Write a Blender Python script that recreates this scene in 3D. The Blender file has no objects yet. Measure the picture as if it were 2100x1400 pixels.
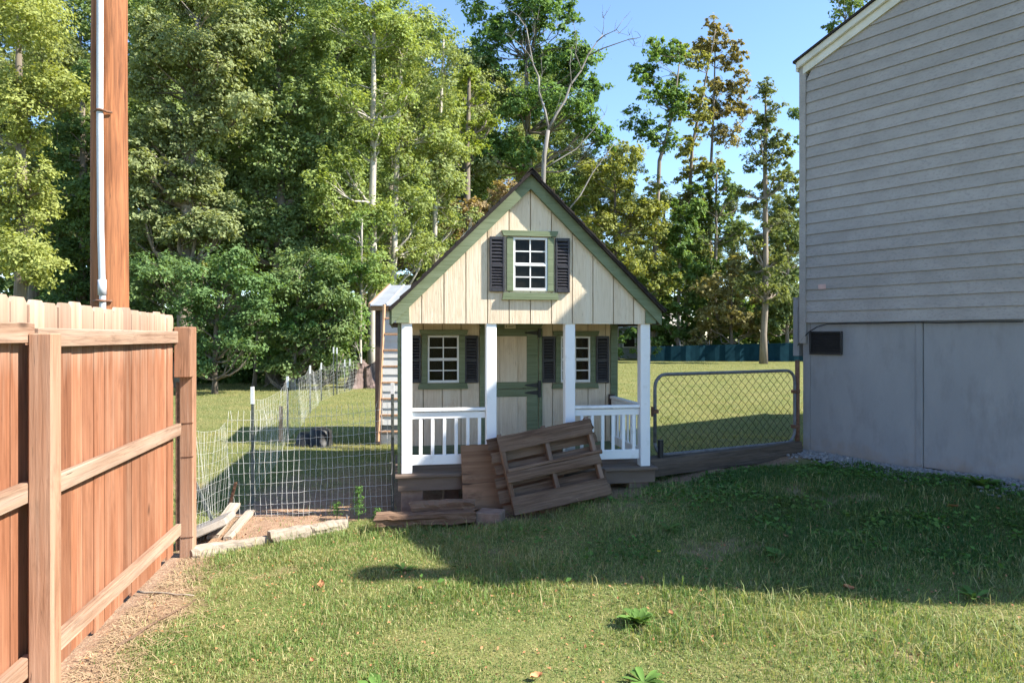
import bpy, math, random
import numpy as np
from mathutils import Vector, Matrix

random.seed(7)
rng = np.random.default_rng(7)
SC = bpy.context.scene
COL = SC.collection

# ------------------------------------------------------------------ camera
F, CX, HY, CZ = 1400.0, 1050.0, 690.0, 1.65       # lens in photo pixels, principal column, horizon row, eye height
cam_d = bpy.data.cameras.new('camera')
cam_d.sensor_width = 36.0
cam_d.lens = 36.0 * F / 2100.0
cam_d.shift_y = -10.0 / 2100.0
cam_d.clip_start, cam_d.clip_end = 0.05, 3000.0
cam = bpy.data.objects.new('camera', cam_d)
cam.location = (0, 0, CZ)
cam.rotation_euler = (math.pi / 2, 0, 0)
COL.objects.link(cam)
SC.camera = cam

# ------------------------------------------------------------------ sky and sun
SUN_EL = math.radians(42.0)
SUN_AZ = math.radians(101.0)                        # clockwise from +Y: from the right, a touch behind the camera
sun_dir = Vector((math.sin(SUN_AZ) * math.cos(SUN_EL), math.cos(SUN_AZ) * math.cos(SUN_EL), math.sin(SUN_EL)))
W = bpy.data.worlds.new('World')
SC.world = W
W.use_nodes = True
nt = W.node_tree
nt.nodes.clear()
sky = nt.nodes.new('ShaderNodeTexSky')
sky.sky_type = 'NISHITA'
sky.sun_disc = False
sky.sun_elevation = SUN_EL
sky.sun_rotation = SUN_AZ
sky.air_density = 1.0
sky.dust_density = 0.0
sky.ozone_density = 4.5
bg = nt.nodes.new('ShaderNodeBackground')
bg.inputs['Strength'].default_value = 0.118
wo = nt.nodes.new('ShaderNodeOutputWorld')
nt.links.new(sky.outputs[0], bg.inputs['Color'])
nt.links.new(bg.outputs[0], wo.inputs['Surface'])
sl = bpy.data.lights.new('sun', 'SUN')
sl.energy = 5.0
sl.angle = math.radians(0.53)
sl.color = (1.0, 0.94, 0.84)
so = bpy.data.objects.new('sun', sl)
so.rotation_euler = (-sun_dir).to_track_quat('-Z', 'Y').to_euler()
so.location = (30, -3, 30)
COL.objects.link(so)
vs = SC.view_settings
vs.view_transform = 'Standard'
vs.look = 'None'
vs.exposure = 1.52
vs.gamma = 1.0
SC.cycles.max_bounces = 5
SC.cycles.diffuse_bounces = 3
SC.cycles.glossy_bounces = 2
SC.cycles.caustics_reflective = False
SC.cycles.caustics_refractive = False
SC.cycles.transparent_max_bounces = 12
SC.cycles.use_denoising = True
SC.cycles.use_adaptive_sampling = True
SC.cycles.adaptive_threshold = 0.02


# ------------------------------------------------------------------ helpers: points
def at(px, py, Y):
    return np.array(((px - CX) / F * Y, Y, CZ - (py - HY) / F * Y))


CTRL = np.array([
    (0, 2.0, 0), (0, 3.3, 0), (-2.2, 3.5, -.01), (-2.45, 5.2, -.06), (2, 3.4, .05), (3.6, 4.2, .14), (5.2, 4.5, .25),
    (4.7, 6.26, .31), (3.4, 8.0, .31), (3.3, 6.6, .27), (2.3, 7.1, .25), (1.45, 6.55, .19), (.9, 6.0, .17), (.9, 5.2, .08), (2.2, 5.2, .15),
    (.05, 5.95, .06), (-.6, 5.85, .03), (-1.1, 6.1, -.03), (-2.6, 6.9, -.06), (-1.1, 7.0, -.05), (.5, 7.5, .02), (-1.5, 5.8, -.03),
    (-3.5, 10.6, 0), (2.2, 8.9, .08), (3.4, 9.4, .12), (2, 11, 0), (4.5, 12, 0), (-5, 4, 0), (-5, 8, 0), (0, 12, 0), (8, 6, .3), (9, 12, .1),
    (0, 16, 0), (-8, 14, 0), (9, 18, 0), (0, 0, 0), (-4, 0, 0), (5, 1, .15)])


def gz(x, y):
    x = np.asarray(x, float); y = np.asarray(y, float)
    num = np.zeros(np.broadcast(x, y).shape); den = num + 1e-9
    for cx, cy, cz in CTRL:
        w = 1.0 / ((x - cx) ** 2 + (y - cy) ** 2 + 0.08) ** 2
        num = num + w * cz; den = den + w
    den = den + 1e-4
    return num / den


def vnoise(x, y, s, seed=0):
    """smooth value noise in plain numpy"""
    x = np.asarray(x, float) / s + 1000.3 + seed * 17.7; y = np.asarray(y, float) / s + 1000.7 + seed * 31.1
    xi = np.floor(x).astype(np.int64); yi = np.floor(y).astype(np.int64)
    fx = x - xi; fy = y - yi
    fx = fx * fx * (3 - 2 * fx); fy = fy * fy * (3 - 2 * fy)

    def h(a, b):
        n = (a * 374761393 + b * 668265263 + seed * 144665) & 0xFFFFFFFF
        n = ((n ^ (n >> 13)) * 1274126177) & 0xFFFFFFFF
        return ((n ^ (n >> 16)) & 0xFFFF) / 65535.0
    return (h(xi, yi) * (1 - fx) + h(xi + 1, yi) * fx) * (1 - fy) + (h(xi, yi + 1) * (1 - fx) + h(xi + 1, yi + 1) * fx) * fy


def sstep(a, b, x):
    t = np.clip((x - a) / (b - a), 0, 1)
    return t * t * (3 - 2 * t)


# ------------------------------------------------------------------ helpers: meshes
def mesh_from(name, V, Fc, smooth=False):
    me = bpy.data.meshes.new(name)
    me.from_pydata([tuple(map(float, v)) for v in V], [], [tuple(int(i) for i in f) for f in Fc])
    if smooth:
        me.polygons.foreach_set('use_smooth', [True] * len(me.polygons))
    me.update()
    return me


def link(name, data, mat=None, parent=None, loc=None):
    o = bpy.data.objects.new(name, data)
    COL.objects.link(o)
    if mat is not None and data is not None and len(data.materials) == 0:
        data.materials.append(mat)
    if parent is not None:
        o.parent = parent
    if loc is not None:
        o.location = loc
    return o


def obj(name, geo, mat, parent=None, smooth=False, loc=None):
    return link(name, mesh_from(name, geo[0], geo[1], smooth), mat, parent, loc)


def np_obj(name, V, T, mat, parent=None, smooth=False):
    V = np.ascontiguousarray(V, np.float32); T = np.ascontiguousarray(T, np.int32)
    me = bpy.data.meshes.new(name)
    me.vertices.add(len(V)); me.vertices.foreach_set('co', V.ravel())
    me.loops.add(T.size); me.loops.foreach_set('vertex_index', T.ravel())
    me.polygons.add(len(T)); me.polygons.foreach_set('loop_start', np.arange(len(T), dtype=np.int32) * T.shape[1])
    if smooth:
        me.polygons.foreach_set('use_smooth', np.ones(len(T), bool))
    me.update(calc_edges=True)
    return link(name, me, mat, parent)


def tag(o, label=None, cat=None, group=None, kind=None):
    for k, v in (('label', label), ('category', cat), ('group', group), ('kind', kind)):
        if v: o[k] = v
    return o


def thing(name, label, cat, loc=(0, 0, 0), rotz=0.0, group=None):
    o = link(name, None, loc=loc)
    o.rotation_euler = (0, 0, rotz)
    o.empty_display_size = .2
    return tag(o, label, cat, group)


def join(parts):
    V, Fc = [], []
    for v, f in parts:
        n = len(V)
        V.extend([tuple(p) for p in v]); Fc.extend([tuple(i + n for i in q) for q in f])
    return V, Fc


def box(x0, x1, y0, y1, z0, z1, c=0.0):
    if x0 > x1: x0, x1 = x1, x0
    if y0 > y1: y0, y1 = y1, y0
    if z0 > z1: z0, z1 = z1, z0
    lo, hi = (x0, y0, z0), (x1, y1, z1)
    if c <= 0:
        V = [(x, y, z) for x in (x0, x1) for y in (y0, y1) for z in (z0, z1)]
        return V, [(0, 1, 3, 2), (4, 6, 7, 5), (0, 4, 5, 1), (2, 3, 7, 6), (0, 2, 6, 4), (1, 5, 7, 3)]
    c = min(c, .45 * min(hi[i] - lo[i] for i in range(3)))
    V, idx = [], {}
    for sx in (0, 1):
        for sy in (0, 1):
            for sz in (0, 1):
                s = (sx, sy, sz)
                for a in range(3):
                    p = []
                    for k in range(3):
                        b = hi[k] if s[k] else lo[k]
                        if k != a: b += -c if s[k] else c
                        p.append(b)
                    idx[(s, a)] = len(V); V.append(tuple(p))
    Q = []
    for a in range(3):
        b, d = (a + 1) % 3, (a + 2) % 3
        for s in (0, 1):
            def k(i, j):
                t = [0, 0, 0]; t[a] = s; t[b] = i; t[d] = j
                return idx[(tuple(t), a)]
            q = [k(0, 0), k(1, 0), k(1, 1), k(0, 1)]
            Q.append(q if s else q[::-1])
        for i in (0, 1):
            for j in (0, 1):
                t0, t1 = [0, 0, 0], [0, 0, 0]
                t0[b] = t1[b] = i; t0[d] = t1[d] = j; t1[a] = 1
                q = [idx[(tuple(t0), b)], idx[(tuple(t1), b)], idx[(tuple(t1), d)], idx[(tuple(t0), d)]]
                Q.append(q if (i ^ j) else q[::-1])
    for s in [(i, j, k) for i in (0, 1) for j in (0, 1) for k in (0, 1)]:
        q = [idx[(s, 0)], idx[(s, 1)], idx[(s, 2)]]
        Q.append(q if (sum(s) % 2) else q[::-1])
    return V, Q


def prism(poly, y0, y1):
    """polygon in (x,z) extruded along y"""
    n = len(poly)
    V = [(p[0], y0, p[1]) for p in poly] + [(p[0], y1, p[1]) for p in poly]
    Fc = [tuple(range(n)), tuple(range(2 * n - 1, n - 1, -1))]
    for i in range(n):
        j = (i + 1) % n
        Fc.append((i, i + n, j + n, j))
    return V, Fc


def tube(pts, rad, n=8, cap=True):
    pts = [Vector(p) for p in pts]
    if not hasattr(rad, '__len__'): rad = [rad] * len(pts)
    V, Fc = [], []
    prev = None
    for i, p in enumerate(pts):
        d = (pts[min(i + 1, len(pts) - 1)] - pts[max(i - 1, 0)]).normalized()
        if prev is None:
            a = d.orthogonal().normalized()
        else:
            a = (prev - d * prev.dot(d))
            a = a.normalized() if a.length > 1e-6 else d.orthogonal().normalized()
        prev = a
        b = d.cross(a)
        for k in range(n):
            t = 2 * math.pi * k / n
            V.append(tuple(p + (a * math.cos(t) + b * math.sin(t)) * rad[i]))
    for i in range(len(pts) - 1):
        for k in range(n):
            m = (k + 1) % n
            Fc.append((i * n + k, i * n + m, (i + 1) * n + m, (i + 1) * n + k))
    if cap:
        Fc.append(tuple(range(n - 1, -1, -1)))
        Fc.append(tuple(range((len(pts) - 1) * n, len(pts) * n)))
    return V, Fc


def xf(geo, M):
    return [tuple(M @ Vector(v)) for v in geo[0]], geo[1]


def basis(o, ex, up):
    """matrix: origin o, x along ex, z near up, y = z cross x"""
    ex = Vector(ex).normalized(); up = Vector(up)
    ez = (up - ex * up.dot(ex)).normalized(); ey = ez.cross(ex)
    return Matrix(((ex.x, ey.x, ez.x, o[0]), (ex.y, ey.y, ez.y, o[1]), (ex.z, ey.z, ez.z, o[2]), (0, 0, 0, 1)))


def rough_beam(L, w, h, seg=14, amp=.008, seed=0, ring=12):
    """weathered timber along x, resting at z=0"""
    r = np.random.default_rng(seed)
    base = []
    for k in range(ring):
        t = 2 * math.pi * (k + .5) / ring
        cx, cz = math.cos(t), math.sin(t)
        m = max(abs(cx), abs(cz)) ** .85
        base.append((cx / m * w / 2, cz / m * h / 2 + h / 2))
    off = r.normal(0, amp, (ring,))
    V, Fc = [], []
    for i in range(seg + 1):
        x = L * i / seg
        off = off * .8 + r.normal(0, amp * .6, ring)
        e = .9 if i in (0, seg) else 1.0
        for k, (yy, zz) in enumerate(base):
            V.append((x + (r.normal(0, amp) if i in (0, seg) else 0), yy * e + off[k] * .7, max(zz, 0) * (1) + off[(k + 3) % ring] * .7))
    for i in range(seg):
        for k in range(ring):
            m = (k + 1) % ring
            Fc.append((i * ring + k, (i + 1) * ring + k, (i + 1) * ring + m, i * ring + m))
    Fc.append(tuple(range(ring))); Fc.append(tuple(range((seg + 1) * ring - 1, seg * ring - 1, -1)))
    return V, Fc


# ------------------------------------------------------------------ helpers: materials
def new_mat(name):
    m = bpy.data.materials.new(name); m.use_nodes = True
    t = m.node_tree; t.nodes.clear()
    out = t.nodes.new('ShaderNodeOutputMaterial')
    b = t.nodes.new('ShaderNodeBsdfPrincipled')
    t.links.new(b.outputs[0], out.inputs['Surface'])
    return m, t, b, out


def nd(t, kind, **kw):
    n = t.nodes.new(kind)
    for k, v in kw.items():
        if k.startswith('i_'):
            key = k[2:].replace('_', ' ')
            n.inputs[key].default_value = v
        else:
            setattr(n, k, v)
    return n


def ramp(t, src, stops):
    r = t.nodes.new('ShaderNodeValToRGB')
    e = r.color_ramp.elements
    while len(e) < len(stops): e.new(.5)
    for i, (p, c) in enumerate(stops):
        e[i].position = p
        e[i].color = (c, c, c, 1) if not hasattr(c, '__len__') else (*c, 1)
    t.links.new(src, r.inputs['Fac'])
    return r.outputs['Color']


def mixc(t, fac, a, b, blend='MIX'):
    m = t.nodes.new('ShaderNodeMix'); m.data_type = 'RGBA'; m.blend_type = blend
    for s, v in ((0, fac), (6, a), (7, b)):
        if hasattr(v, 'is_linked') or hasattr(v, 'links'):
            t.links.new(v, m.inputs[s])
        else:
            m.inputs[s].default_value = v if s == 0 else (*v, 1)
    return m.outputs[2]


def coords(t, stretch=(1, 1, 1), rand=True):
    tc = nd(t, 'ShaderNodeTexCoord')
    src = tc.outputs['Object']
    oi = nd(t, 'ShaderNodeObjectInfo')
    if rand:
        sc = nd(t, 'ShaderNodeVectorMath', operation='SCALE')
        cb = nd(t, 'ShaderNodeCombineXYZ')
        for i in range(3): t.links.new(oi.outputs['Random'], cb.inputs[i])
        t.links.new(cb.outputs[0], sc.inputs[0]); sc.inputs['Scale'].default_value = 53.0
        ad = nd(t, 'ShaderNodeVectorMath', operation='ADD')
        t.links.new(src, ad.inputs[0]); t.links.new(sc.outputs[0], ad.inputs[1])
        src = ad.outputs[0]
    mp = nd(t, 'ShaderNodeMapping'); mp.inputs['Scale'].default_value = stretch
    t.links.new(src, mp.inputs['Vector'])
    return mp.outputs[0], oi, tc


def noise(t, vec, scale, detail=4.0, rough=.55, dist=0.0):
    n = nd(t, 'ShaderNodeTexNoise')
    n.inputs['Scale'].default_value = scale; n.inputs['Detail'].default_value = detail
    n.inputs['Roughness'].default_value = rough; n.inputs['Distortion'].default_value = dist
    t.links.new(vec, n.inputs['Vector'])
    return n.outputs['Fac']


def bump(t, b, h, strength, dist=.01):
    n = nd(t, 'ShaderNodeBump'); n.inputs['Strength'].default_value = strength; n.inputs['Distance'].default_value = dist
    t.links.new(h, n.inputs['Height']); t.links.new(n.outputs[0], b.inputs['Normal'])


def vary(t, col, oi, amount):
    """per-object brightness change"""
    mr = nd(t, 'ShaderNodeMapRange')
    mr.inputs['To Min'].default_value = 1 - amount; mr.inputs['To Max'].default_value = 1 + amount
    t.links.new(oi.outputs['Random'], mr.inputs['Value'])
    h = nd(t, 'ShaderNodeHueSaturation'); t.links.new(mr.outputs[0], h.inputs['Value']); t.links.new(col, h.inputs['Color'])
    return h.outputs[0]


def wood(name, c0, c1, axis='z', rough=.8, scale=60, bs=.5, var=.12, knots=True, pale=None, bleach=None, dark=(.03, .02, .015), streak=None):
    m, t, b, _ = new_mat(name)
    st = {'x': (.05, 1, 1), 'y': (1, .05, 1), 'z': (1, 1, .05)}[axis]
    v, oi, tc = coords(t, st)
    g = noise(t, v, scale, 6, .6, .6)
    col = ramp(t, g, [(.3, c0), (.7, c1)])
    big = noise(t, coords(t, {'x': (.25, 1, 1), 'y': (1, .25, 1), 'z': (1, 1, .25)}[axis])[0], 4, 3)
    col = mixc(t, ramp(t, big, [(.42, 0), (.75, .55)]), col, pale or tuple(min(1, c * 1.35) for c in c1))
    crack = ramp(t, noise(t, v, scale * 2.3, 3, .5, .2), [(.24, 1), (.33, 0)])
    col = mixc(t, crack, col, dark)
    if knots:
        vr = nd(t, 'ShaderNodeTexVoronoi'); vr.inputs['Scale'].default_value = 3.2
        st2 = {'x': (.5, 1, 1), 'y': (1, .5, 1), 'z': (1, 1, .5)}[axis]
        t.links.new(coords(t, st2)[0], vr.inputs['Vector'])
        col = mixc(t, ramp(t, vr.outputs['Distance'], [(.03, .75), (.09, 0)]), col, tuple(c * .3 for c in c0))
    if streak:
        sv = coords(t, {'x': (.02, 1, 1), 'y': (1, .02, 1), 'z': (1, 1, .02)}[axis])[0]
        col = mixc(t, ramp(t, noise(t, sv, 14, 3, .6), [(.54, 0), (.72, streak[1])]), col, streak[0])
        blot = noise(t, coords(t, {'x': (.4, 1, 1), 'y': (1, .4, 1), 'z': (1, 1, .4)}[axis])[0], 7, 5, .7)
        col = mixc(t, ramp(t, blot, [(.56, 0), (.70, .5)]), col, streak[2])
    if bleach:
        sx = nd(t, 'ShaderNodeSeparateXYZ'); t.links.new(tc.outputs['Object'], sx.inputs[0])
        n2 = noise(t, v, 25, 4)
        ad = nd(t, 'ShaderNodeMath', operation='MULTIPLY_ADD'); t.links.new(n2, ad.inputs[0]); ad.inputs[1].default_value = .5
        t.links.new(sx.outputs['Z'], ad.inputs[2])
        col = mixc(t, ramp(t, ad.outputs[0], [(0, 0), (1, 0)]) if False else _range(t, ad.outputs[0], *bleach[:2]), col, bleach[2])
    col = vary(t, col, oi, var)
    t.links.new(col, b.inputs['Base Color'])
    b.inputs['Roughness'].default_value = rough
    b.inputs['Specular IOR Level'].default_value = .25
    bump(t, b, g, bs, .004)
    return m


def _range(t, src, a, b_):
    mr = nd(t, 'ShaderNodeMapRange'); mr.inputs['From Min'].default_value = a; mr.inputs['From Max'].default_value = b_
    mr.inputs['To Max'].default_value = .85
    t.links.new(src, mr.inputs['Value'])
    return mr.outputs[0]


def plain(name, c0, c1, scale=8, rough=.6, bs=.15, bscale=60, stretch=(1, 1, 1), var=.04, metal=0.0, spec=.4, detail=5, dirt=None, splash=None):
    m, t, b, _ = new_mat(name)
    v, oi, tc = coords(t, stretch)
    g = noise(t, v, scale, detail)
    col = ramp(t, g, [(.3, c0), (.7, c1)])
    if dirt:
        col = mixc(t, ramp(t, noise(t, v, dirt[1], 5, .65), [(dirt[2], 0), (dirt[2] + .15, dirt[3])]), col, dirt[0])
    if splash:                                     # clay splashed up from the ground
        sx = nd(t, 'ShaderNodeSeparateXYZ'); t.links.new(tc.outputs['Object'], sx.inputs[0])
        ma = nd(t, 'ShaderNodeMath', operation='MULTIPLY_ADD'); t.links.new(noise(t, tc.outputs['Object'], 3.5, 5, .65), ma.inputs[0]); ma.inputs[1].default_value = .6
        t.links.new(sx.outputs['Z'], ma.inputs[2])
        mr = nd(t, 'ShaderNodeMapRange'); mr.inputs['From Min'].default_value = splash[1]; mr.inputs['From Max'].default_value = splash[0] + .2; mr.inputs['To Max'].default_value = .8
        t.links.new(ma.outputs[0], mr.inputs['Value'])
        col = mixc(t, mr.outputs[0], col, splash[2])
    col = vary(t, col, oi, var)
    t.links.new(col, b.inputs['Base Color'])
    b.inputs['Roughness'].default_value = rough; b.inputs['Metallic'].default_value = metal
    b.inputs['Specular IOR Level'].default_value = spec
    if bs: bump(t, b, noise(t, v, bscale, 4), bs, .004)
    return m


def foliage(name, base=None, trans=.42, vary_v=.28, yellow=(.30, .26, .05), ya=.14):
    """leaf material; the colour comes from the object so every tree keeps its own"""
    m = bpy.data.materials.new(name); m.use_nodes = True
    t = m.node_tree; t.nodes.clear()
    out = t.nodes.new('ShaderNodeOutputMaterial')
    oi = nd(t, 'ShaderNodeObjectInfo'); ge = nd(t, 'ShaderNodeNewGeometry')
    if base is None:
        col = oi.outputs['Color']
    else:
        rgb = nd(t, 'ShaderNodeRGB'); rgb.outputs[0].default_value = (*base, 1); col = rgb.outputs[0]
    mr = nd(t, 'ShaderNodeMapRange'); mr.inputs['To Min'].default_value = 1 - vary_v; mr.inputs['To Max'].default_value = 1 + vary_v
    t.links.new(ge.outputs['Random Per Island'], mr.inputs['Value'])
    hs = nd(t, 'ShaderNodeHueSaturation'); t.links.new(mr.outputs[0], hs.inputs['Value']); t.links.new(col, hs.inputs['Color'])
    col = hs.outputs[0]
    tc = nd(t, 'ShaderNodeTexCoord')
    n = noise(t, tc.outputs['Object'], .55, 3)
    col = mixc(t, ramp(t, n, [(.5, 0), (.75, ya)]), col, yellow)
    d = nd(t, 'ShaderNodeBsdfPrincipled'); d.inputs['Roughness'].default_value = .6; d.inputs['Specular IOR Level'].default_value = .12
    t.links.new(col, d.inputs['Base Color'])
    tr = nd(t, 'ShaderNodeBsdfTranslucent')
    warm = mixc(t, 1.0, col, (1.25, 1.2, .55), 'MULTIPLY')
    t.links.new(warm, tr.inputs['Color'])
    mx = nd(t, 'ShaderNodeMixShader'); mx.inputs[0].default_value = trans
    t.links.new(d.outputs[0], mx.inputs[1]); t.links.new(tr.outputs[0], mx.inputs[2])
    t.links.new(mx.outputs[0], out.inputs['Surface'])
    return m


def glass(name):
    m = bpy.data.materials.new(name); m.use_nodes = True
    t = m.node_tree; t.nodes.clear()
    out = t.nodes.new('ShaderNodeOutputMaterial')
    fr = nd(t, 'ShaderNodeFresnel'); fr.inputs['IOR'].default_value = 1.22
    tr = nd(t, 'ShaderNodeBsdfTransparent'); tr.inputs['Color'].default_value = (.5, .52, .51, 1)
    gl = nd(t, 'ShaderNodeBsdfGlossy'); gl.inputs['Roughness'].default_value = .03
    df = nd(t, 'ShaderNodeBsdfDiffuse'); df.inputs['Color'].default_value = (.12, .11, .1, 1)
    m1 = nd(t, 'ShaderNodeMixShader'); t.links.new(fr.outputs[0], m1.inputs[0])
    m2 = nd(t, 'ShaderNodeMixShader')
    tc = nd(t, 'ShaderNodeTexCoord')
    t.links.new(ramp(t, noise(t, tc.outputs['Object'], 9, 6, .7), [(.35, .02), (.8, .14)]), m2.inputs[0])
    t.links.new(tr.outputs[0], m2.inputs[1]); t.links.new(df.outputs[0], m2.inputs[2])
    t.links.new(m2.outputs[0], m1.inputs[1]); t.links.new(gl.outputs[0], m1.inputs[2])
    t.links.new(m1.outputs[0], out.inputs['Surface'])
    return m


# colours are surface albedos
CED0, CED1 = (.15, .055, .026), (.29, .122, .063)
m_fence_z = wood('cedar_board_vertical', CED0, CED1, 'z', bs=.5, var=.26, streak=((.46, .30, .21), .35, (.14, .06, .033)), pale=(.37, .195, .12), bleach=(1.72, 2.14, (.44, .34, .26)))
m_fence_y = wood('cedar_rail', (.17, .095, .06), (.36, .235, .16), 'y', bs=.9, var=.12, streak=((.44, .35, .28), .5, (.12, .075, .05)), pale=(.42, .31, .23))
m_fence_post = wood('cedar_post', (.20, .10, .055), (.36, .19, .115), 'z', bs=.7, var=.08, streak=((.46, .34, .26), .5, (.14, .075, .045)), pale=(.42, .27, .19))
m_pole = wood('utility_pole_wood', (.075, .027, .012), (.36, .14, .058), 'z', scale=38, bs=1.0, var=.02, pale=(.40, .175, .08))
m_old_x = wood('weathered_grey_wood', (.055, .03, .018), (.19, .12, .078), 'x', bs=.9, var=.22, rough=.95, knots=False, pale=(.26, .185, .13))
m_old_z = wood('weathered_grey_wood_upright', (.06, .034, .02), (.19, .115, .07), 'z', bs=.9, var=.2, rough=.95, knots=False, pale=(.33, .25, .2))
m_pale_x = wood('bleached_timber', (.19, .15, .11), (.36, .30, .235), 'x', bs=.9, var=.15, rough=.95, knots=False, pale=(.48, .42, .35))
m_tie = wood('dark_railroad_tie', (.055, .042, .032), (.14, .105, .08), 'x', bs=.8, var=.1, rough=.95, knots=False)
m_ply = wood('plywood_face', (.10, .05, .027), (.29, .165, .095), 'x', scale=18, bs=.6, var=.03, rough=.9, streak=((.34, .22, .14), .5, (.055, .03, .018)))
m_pine = wood('bare_pine_stud', (.24, .14, .07), (.36, .22, .12), 'z', bs=.2, var=.1)
m_t111 = wood('tan_grooved_siding', streak=((.76, .69, .56), .5, (.46, .35, .22)), c0=(.56, .445, .305), c1=(.71, .595, .45), axis='z', scale=75, bs=1.0, var=.03, knots=False, pale=(.73, .64, .49), dark=(.25, .17, .10))
m_groove = plain('groove_backing', (.26, .19, .12), (.34, .26, .17), 12, .9, .2)
m_green = wood('green_trim_paint', (.11, .138, .072), (.19, .225, .135), 'x', scale=42, bs=.8, var=.05, knots=False, pale=(.22, .26, .165), dark=(.055, .075, .04), rough=.65)
m_white = plain('white_vinyl', (.74, .74, .74), (.83, .83, .82), 3, .4, .04, dirt=((.46, .43, .37), 6, .55, .4))
m_winwhite = plain('white_window_frame', (.7, .7, .68), (.8, .8, .78), 6, .45, .04)
m_shut = plain('black_shutter_plastic', (.022, .02, .024), (.04, .037, .042), 20, .42, .1, var=.08)
m_black = plain('black_iron', (.012, .012, .012), (.028, .026, .026), 30, .5, .2)
m_shingle = plain('dark_brown_shingle', (.014, .011, .010), (.034, .027, .025), 40, .95, .8, 120, var=.25)
m_deck = plain('brown_composite_deck', (.105, .072, .052), (.165, .118, .088), 10, .75, .25, 60, (.2, 1, 1), var=.08, dirt=((.25, .19, .15), 4, .58, .4))
m_glass = glass('window_glass')
m_dark = plain('dark_interior', (.02, .017, .014), (.04, .034, .028), 6, .9, 0)
m_sid = plain('mottled_vinyl_siding', (.29, .262, .236), (.37, .335, .305), 5, .7, .3, 110, (.6, 1, 1), var=.05, dirt=((.225, .208, .195), 52, .5, .6), detail=6)
m_skirt = plain('grey_skirting_panel', (.255, .25, .25), (.315, .305, .30), 3, .75, .8, 55, (1, 1, .35), var=.03, dirt=((.20, .19, .185), 5, .50, .5), splash=(.27, .75, (.30, .21, .145)))
m_fascia = plain('cream_fascia', (.55, .52, .42), (.68, .65, .56), 4, .5, .08, dirt=((.42, .37, .27), 7, .55, .5))
m_steel = plain('galvanised_steel', (.10, .10, .105), (.19, .19, .195), 25, .55, .1, metal=.2, dirt=((.15, .1, .07), 14, .58, .6))
m_rust = plain('rusty_iron', (.10, .045, .025), (.22, .11, .065), 30, .85, .5, 90)
m_wire = plain('galvanised_wire', (.55, .55, .53), (.70, .69, .66), 6, .5, 0, metal=.1)
m_chain = plain('dull_chain_link_wire', (.022, .018, .014), (.05, .04, .03), 9, .9, 0, spec=.1)
m_tpost = plain('dark_green_post_paint', (.07, .08, .07), (.13, .14, .125), 20, .6, .2)
m_tip = plain('white_post_tip', (.66, .66, .64), (.8, .8, .78), 12, .5, .05)
m_conduit = plain('pale_conduit', (.40, .42, .44), (.52, .53, .54), 6, .4, .05)
m_conc = plain('pale_concrete', (.22, .19, .155), (.34, .295, .25), 9, .95, .6, 70)
m_block = plain('grey_foundation_block', (.2, .21, .23), (.3, .31, .33), 8, .95, .6, 60)
m_paver = plain('brown_paver', (.17, .11, .08), (.27, .19, .145), 14, .95, .7, 80)
m_brown = plain('dark_brown_trim', (.045, .028, .022), (.08, .05, .04), 12, .8, .2)
m_clap = plain('white_clapboard', (.66, .65, .62), (.78, .77, .74), 5, .6, .15, dirt=((.45, .4, .33), 8, .58, .4))
m_tin = plain('ribbed_tin_roof', (.42, .44, .47), (.55, .57, .6), 5, .4, .05, metal=.5)
m_ladder = wood('old_ladder_wood', (.33, .18, .10), (.52, .33, .2), 'z', bs=.5, var=.1)
m_tub = plain('black_rubber', (.008, .008, .008), (.018, .018, .018), 20, .55, .2)
m_screen = plain('teal_screen_fabric', (.006, .022, .032), (.010, .035, .048), 3, .95, .2, 20, spec=.03)
m_bark = wood('grey_brown_bark', (.10, .08, .06), (.24, .20, .16), 'z', scale=9, bs=1.0, var=.2, rough=.95, knots=False)
m_bark_pale = wood('pale_grey_bark', (.24, .21, .17), (.48, .44, .38), 'z', scale=9, bs=1.0, var=.1, rough=.95, knots=False)
m_bark_dead = wood('bleached_dead_wood', (.13, .115, .10), (.26, .24, .215), 'z', scale=9, bs=.8, var=.05, rough=.95, knots=False)
m_stump = wood('charred_stump', (.045, .032, .028), (.22, .16, .14), 'z', scale=14, bs=1.0, rough=.95, knots=False)
m_leaf = foliage('tree_leaves')
m_weed = foliage('weed_leaves', (.10, .20, .045), .35, .5, ya=.2)
m_rosette = foliage('rosette_leaves', (.13, .235, .055), .35, .25, ya=.1)
m_deadleaf = plain('dry_fallen_leaf', (.30, .12, .05), (.48, .24, .11), 40, .8, .3, var=.3)
m_gravel = plain('crushed_stone', (.17, .152, .138), (.36, .335, .315), 30, .9, .5, 90)
m_plaque = plain('cream_plaque', (.6, .56, .38), (.68, .64, .46), 10, .5, 0)
m_ink = plain('dark_print', (.05, .05, .04), (.07, .07, .05), 10, .7, 0)
m_pink = plain('faded_pink_sticker', (.5, .31, .27), (.6, .4, .35), 20, .7, 0)
m_flower = plain('yellow_petal', (.75, .5, .02), (.85, .6, .04), 10, .6, 0)
m_farwall = plain('grey_far_wall', (.24, .26, .27), (.30, .32, .33), 3, .8, .1)
m_farroof = plain('pale_far_roof', (.5, .47, .43), (.6, .57, .53), 3, .8, .1)

# ------------------------------------------------------------------ ground
PH_A = np.array((-1.033, 6.233)); PH_T = math.radians(9.5); PH_W = 2.44
PR = np.array((math.cos(PH_T), math.sin(PH_T))); PV = np.array((-math.sin(PH_T), math.cos(PH_T)))
H_C = np.array((3.4, 8.0)); H_D = np.array((.596, -.803)); H_I = np.array((.803, .596))
FN_P = np.array((-2.27, 3.54)); FN_D = np.array((-.1794, .9838)); FN_N = np.array((.9838, .1794))


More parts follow.
